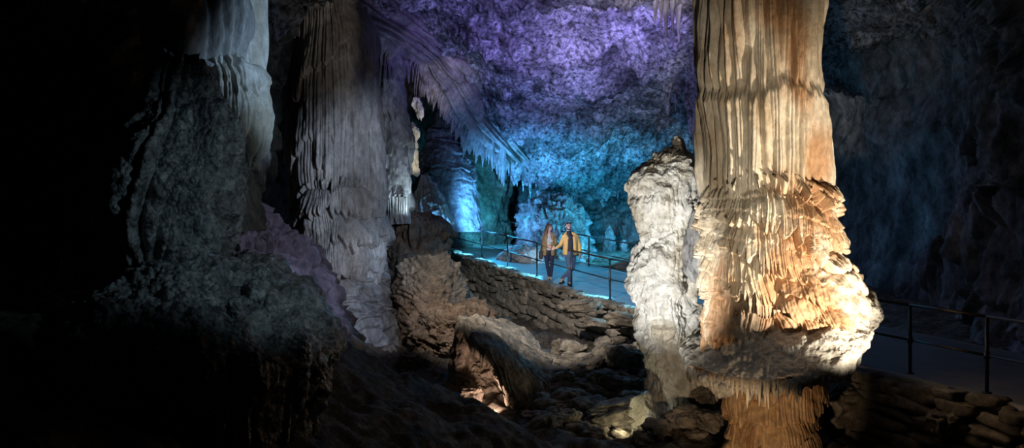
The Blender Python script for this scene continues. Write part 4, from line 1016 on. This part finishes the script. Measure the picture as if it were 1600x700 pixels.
wom_loc = (cw[0], dw, pz(cw[0], dw))
wj = dict(head=(-.01, 0, 1.555), headrot=(0, 0, .75), neck=(-.02, .02, 1.40), chest=(-.02, .0, 1.17), pelvis=(-.03, .02, .88),
          shL=(-.155, .01, 1.335), shR=(.12, .0, 1.335), elL=(-.21, -.03, 1.08), elR=(.18, -.04, 1.08), wrL=(-.07, -.19, 1.00), wrR=(.07, -.21, .99),
          hdL=((.8, -.3, -.05), (0, 0, 1), .5), hdR=((.5, -.7, -.1), (0, 0, 1), .4),
          hipL=(-.10, .02, .84), hipR=(.055, .02, .84), knL=(-.075, -.03, .46), knR=(.06, -.02, .46), anL=(-.02, .02, .09), anR=(.035, -.03, .09),
          toL=(-.06, -.16, .0), toR=(.03, -.22, .0), jack=-.10, open=.5, tw=0)
wr = person('person', wom_loc, 'woman with long brown hair in a tan jacket and dark jeans, looking at the man', wj, 1, (None, M['jacket_tan'], M['top_grey'], M['jeans_navy'], M['shoe_grey'], M['hair_brown']), True)
# shoulder bag
bag = empty('handbag', (wom_loc[0]-.26, wom_loc[1]+.02, wom_loc[2]+.62), "dark leather shoulder bag hanging at the woman's right hip", 'handbag')
bm = bmesh.new(); bmesh.ops.create_cube(bm, size=1, matrix=Matrix.Diagonal((.12, .22, .26, 1))); bmesh.ops.bevel(bm, geom=bm.edges[:], offset=.03, segments=3, affect='EDGES')
me = bpy.data.meshes.new('bag_body'); bm.to_mesh(me); bm.free(); o = bpy.data.objects.new('bag_body', me); me.materials.append(M['leather']); C.objects.link(o); o.parent = bag; o.location = (0, 0, .13)
bm = bmesh.new(); 
for a, b in (((0, -.1, .24), (.03, -.10, .5)), ((.03, -.10, .5), (.11, -.06, .73)), ((0, .1, .24), (.03, .09, .5)), ((.03, .09, .5), (.11, .06, .73)), ((.11, -.06, .73), (.11, .06, .73))): tube(bm, a, b, .008)
me = bpy.data.meshes.new('strap'); bm.to_mesh(me); bm.free(); o = bpy.data.objects.new('strap', me); me.materials.append(M['leather']); C.objects.link(o); o.parent = bag

#---LIGHTS---
def aim(o, loc, tgt):
    o.location = Vector([float(v) for v in loc]); o.rotation_euler = (Vector([float(v) for v in tgt])-o.location).to_track_quat('-Z', 'Y').to_euler()
def spot(name, loc, tgt, W, col_, ang=60, rad=.1, blend=.6):
    l = bpy.data.lights.new(name, 'SPOT'); l.energy = W; l.color = col_; l.spot_size = math.radians(ang); l.spot_blend = blend; l.shadow_soft_size = rad
    o = bpy.data.objects.new(name, l); C.objects.link(o); aim(o, loc, tgt); return o
def area(name, loc, tgt, W, col_, sx=1., sy=1., spread=180):
    l = bpy.data.lights.new(name, 'AREA'); l.energy = W; l.color = col_; l.shape = 'RECTANGLE'; l.size = sx; l.size_y = sy; l.spread = math.radians(spread)
    o = bpy.data.objects.new(name, l); C.objects.link(o); aim(o, loc, tgt); return o
WHITE = (1, .98, .93); BLUE = (.03, .47, .9); CYAN = (.05, .58, 1.0); PURP = (.34, .27, 1.0)
# amber column: strong warm flood from low on the right, weaker ones from the front left
spot('flood_or_fill', (5.4, 8.7, 1.55), P(1205, 300, 12), 1700, (1, .87, .70), 54, .08)
spot('flood_or_fill', (2.3, 6.2, 2.4), P(1160, 235, 12), 560, (1, .90, .74), 44, .1)
spot('flood_or_fill', (2.3, 8.8, .8), P(1165, 625, 12), 140, (1, .72, .45), 48, .06)
# white stalagmite
spot('flood_or_fill', (.7, 9.0, 1.15), P(1035, 340, 14), 1600, WHITE, 44, .08)
spot('flood_or_fill', (2.2, 8.0, 6.4), P(1150, 540, 11.5), 75, (.9, .95, 1), 30, .2)  # added cool fill for the column's shelf top, not a cave fixture
# walkway blue
spot('flood_or_fill', path_pt(32, 1.5, 3.2), path_pt(27, 1.5), 1700, BLUE, 42, .2)
spot('flood_or_fill', path_pt(25, 2.9, 4.4), path_pt(23, 1.2), 600, BLUE, 110, .2)
spot('flood_or_fill', path_pt(20.5, 2.9, 3.4), path_pt(20.8, 1.0), 300, BLUE, 78, .2)
for d in (18.5, 20.5, 22.5, 24.5, 26.5, 28.5, 30.5):
    area('strip_lamp', path_pt(d, .2, .42), path_pt(d, -.2, 0), 18, (.12, .62, 1), .1, .1, 120)
spot('flood_or_fill', (-.9, 18, 4.2), P(878, 395, 23), 700, (1, .95, .88), 20, .05)  # added white light for the couple, placed so its spill stays hidden
# back wall, ceiling
spot('flood_or_fill', P(940, 350, 28.0), P(865, 325, 36), 520, CYAN, 140, .15)
spot('flood_or_fill', P(765, 330, 32), P(800, 340, 38), 420, CYAN, 120, .15)
spot('flood_or_fill', P(985, 350, 29), P(940, 350, 35), 420, (.03, .45, .9), 95, .2)
spot('flood_or_fill', P(740, 375, 27.5), P(850, 215, 34), 1900, (.10, .42, 1), 95, .15, 1)
spot('flood_or_fill', P(1085, 240, 18.5), P(840, -20, 24), 1500, PURP, 78, .15, 1)
spot('flood_or_fill', P(860, 440, 16), P(880, -10, 22), 950, PURP, 78, .2, 1)
spot('flood_or_fill', P(1010, 200, 14), P(1040, 25, 21), 260, (.75, .6, 1), 50, .1)
spot('flood_or_fill', P(690, 368, 26.6), P(668, 315, 27.6), 70, (.12, .45, 1), 110, .06)
spot('flood_or_fill', P(770, 370, 26), P(715, 320, 30), 60, (.1, .45, .95), 90, .1)
spot('flood_or_fill', P(862, 398, 27.9), P(815, 408, 29.2), 45, (.35, .7, 1), 80, .08)
spot('flood_or_fill', P(860, 440, 18), P(870, 165, 29), 900, (.17, .30, 1), 50, .2, 1)  # added to fill the dark ceiling band between purple and blue
# left group
spot('flood_or_fill', (.6, 13.6, 5.0), P(562, 300, 20), 780, (.70, .81, 1), 44, .15)
spot('flood_or_fill', P(650, 335, 22.0), P(612, 250, 23), 50, (.65, .88, 1), 110, .06)
spot('flood_or_fill', P(662, 300, 24.2), P(642, 225, 25.5), 110, (1, .93, .8), 50, .05)
spot('flood_or_fill', P(800, 250, 21.5), P(680, 130, 26), 260, (.80, .76, .92), 34, .1)  # unseen pale source, added to bring out the sloping curtain's streaks
spot('flood_or_fill', (1.4, 8.2, 5.6), P(394, 110, 9.5), 430, (.48, .72, 1), 29, .1)
spot('flood_or_fill', (.4, 9.5, 5.4), P(440, 400, 11.5), 200, (.55, .55, 1), 42, .1)
spot('flood_or_fill', (.2, 5.6, 5.0), P(345, 370, 7.5), 52, (.60, .85, 1), 52, .1)
spot('flood_or_fill', (-7.2, 17, 4.5), P(430, 250, 23), 150, (1, .75, .6), 80, .2)
spot('flood_or_fill', (-.6, 13.5, 3.9), P(560, 470, 19), 520, (.72, .80, 1), 34, .1)  # second light added to brighten the grey column's domed foot
# stone wall and rubble
spot('flood_or_fill', (-1.2, 12.5, 5.8), P(850, 480, 20), 2000, (1, .93, .84), 54, .1)  # added warm fill over the stone wall and rubble
spot('flood_or_fill', P(770, 640, 14.3), P(735, 590, 16.0), 70, (1, .68, .52), 130, .05)
spot('flood_or_fill', P(975, 668, 12.6), P(960, 640, 13.8), 12, (1, .92, .6), 120, .05)
spot('flood_or_fill', (4.6, 11.6, 2.7), (5.5, 12.2, 1.0), 16, (.9, .92, 1), 110, .1)  # small added light for the low wall's top and the ground below
spot('flood_or_fill', (.5, 6, 9), (-1, 10.5, 1.5), 36, (1, .86, .74), 60, .2)  # weak warm fill added overhead to lift the foreground earth
# right wall
spot('flood_or_fill', P(1300, 430, 18), P(1325, 240, 25), 50, (.06, .42, .85), 80, .2)

# ------------------------------------------------------------------ world, camera
w = bpy.data.worlds.new('cave_dark'); bpy.context.scene.world = w; w.use_nodes = True
w.node_tree.nodes['Background'].inputs[0].default_value = (.25, .3, .5, 1); w.node_tree.nodes['Background'].inputs[1].default_value = .0012
cam = bpy.data.cameras.new('camera'); co = bpy.data.objects.new('camera', cam); C.objects.link(co)
co.location = (0, 0, CAMZ); co.rotation_euler = (math.pi/2, 0, 0)
cam.sensor_fit = 'HORIZONTAL'; cam.sensor_width = 36; cam.lens = 36*F/1600; cam.clip_end = 200
sc = bpy.context.scene; sc.camera = co
sc.view_settings.view_transform = 'Standard'; sc.view_settings.look = 'None'; sc.view_settings.exposure = 0; sc.view_settings.gamma = 1; sc.view_settings.use_curve_mapping = False
sc.cycles.use_denoising = True
sc.cycles.max_bounces = 4; sc.cycles.diffuse_bounces = 2; sc.cycles.glossy_bounces = 2
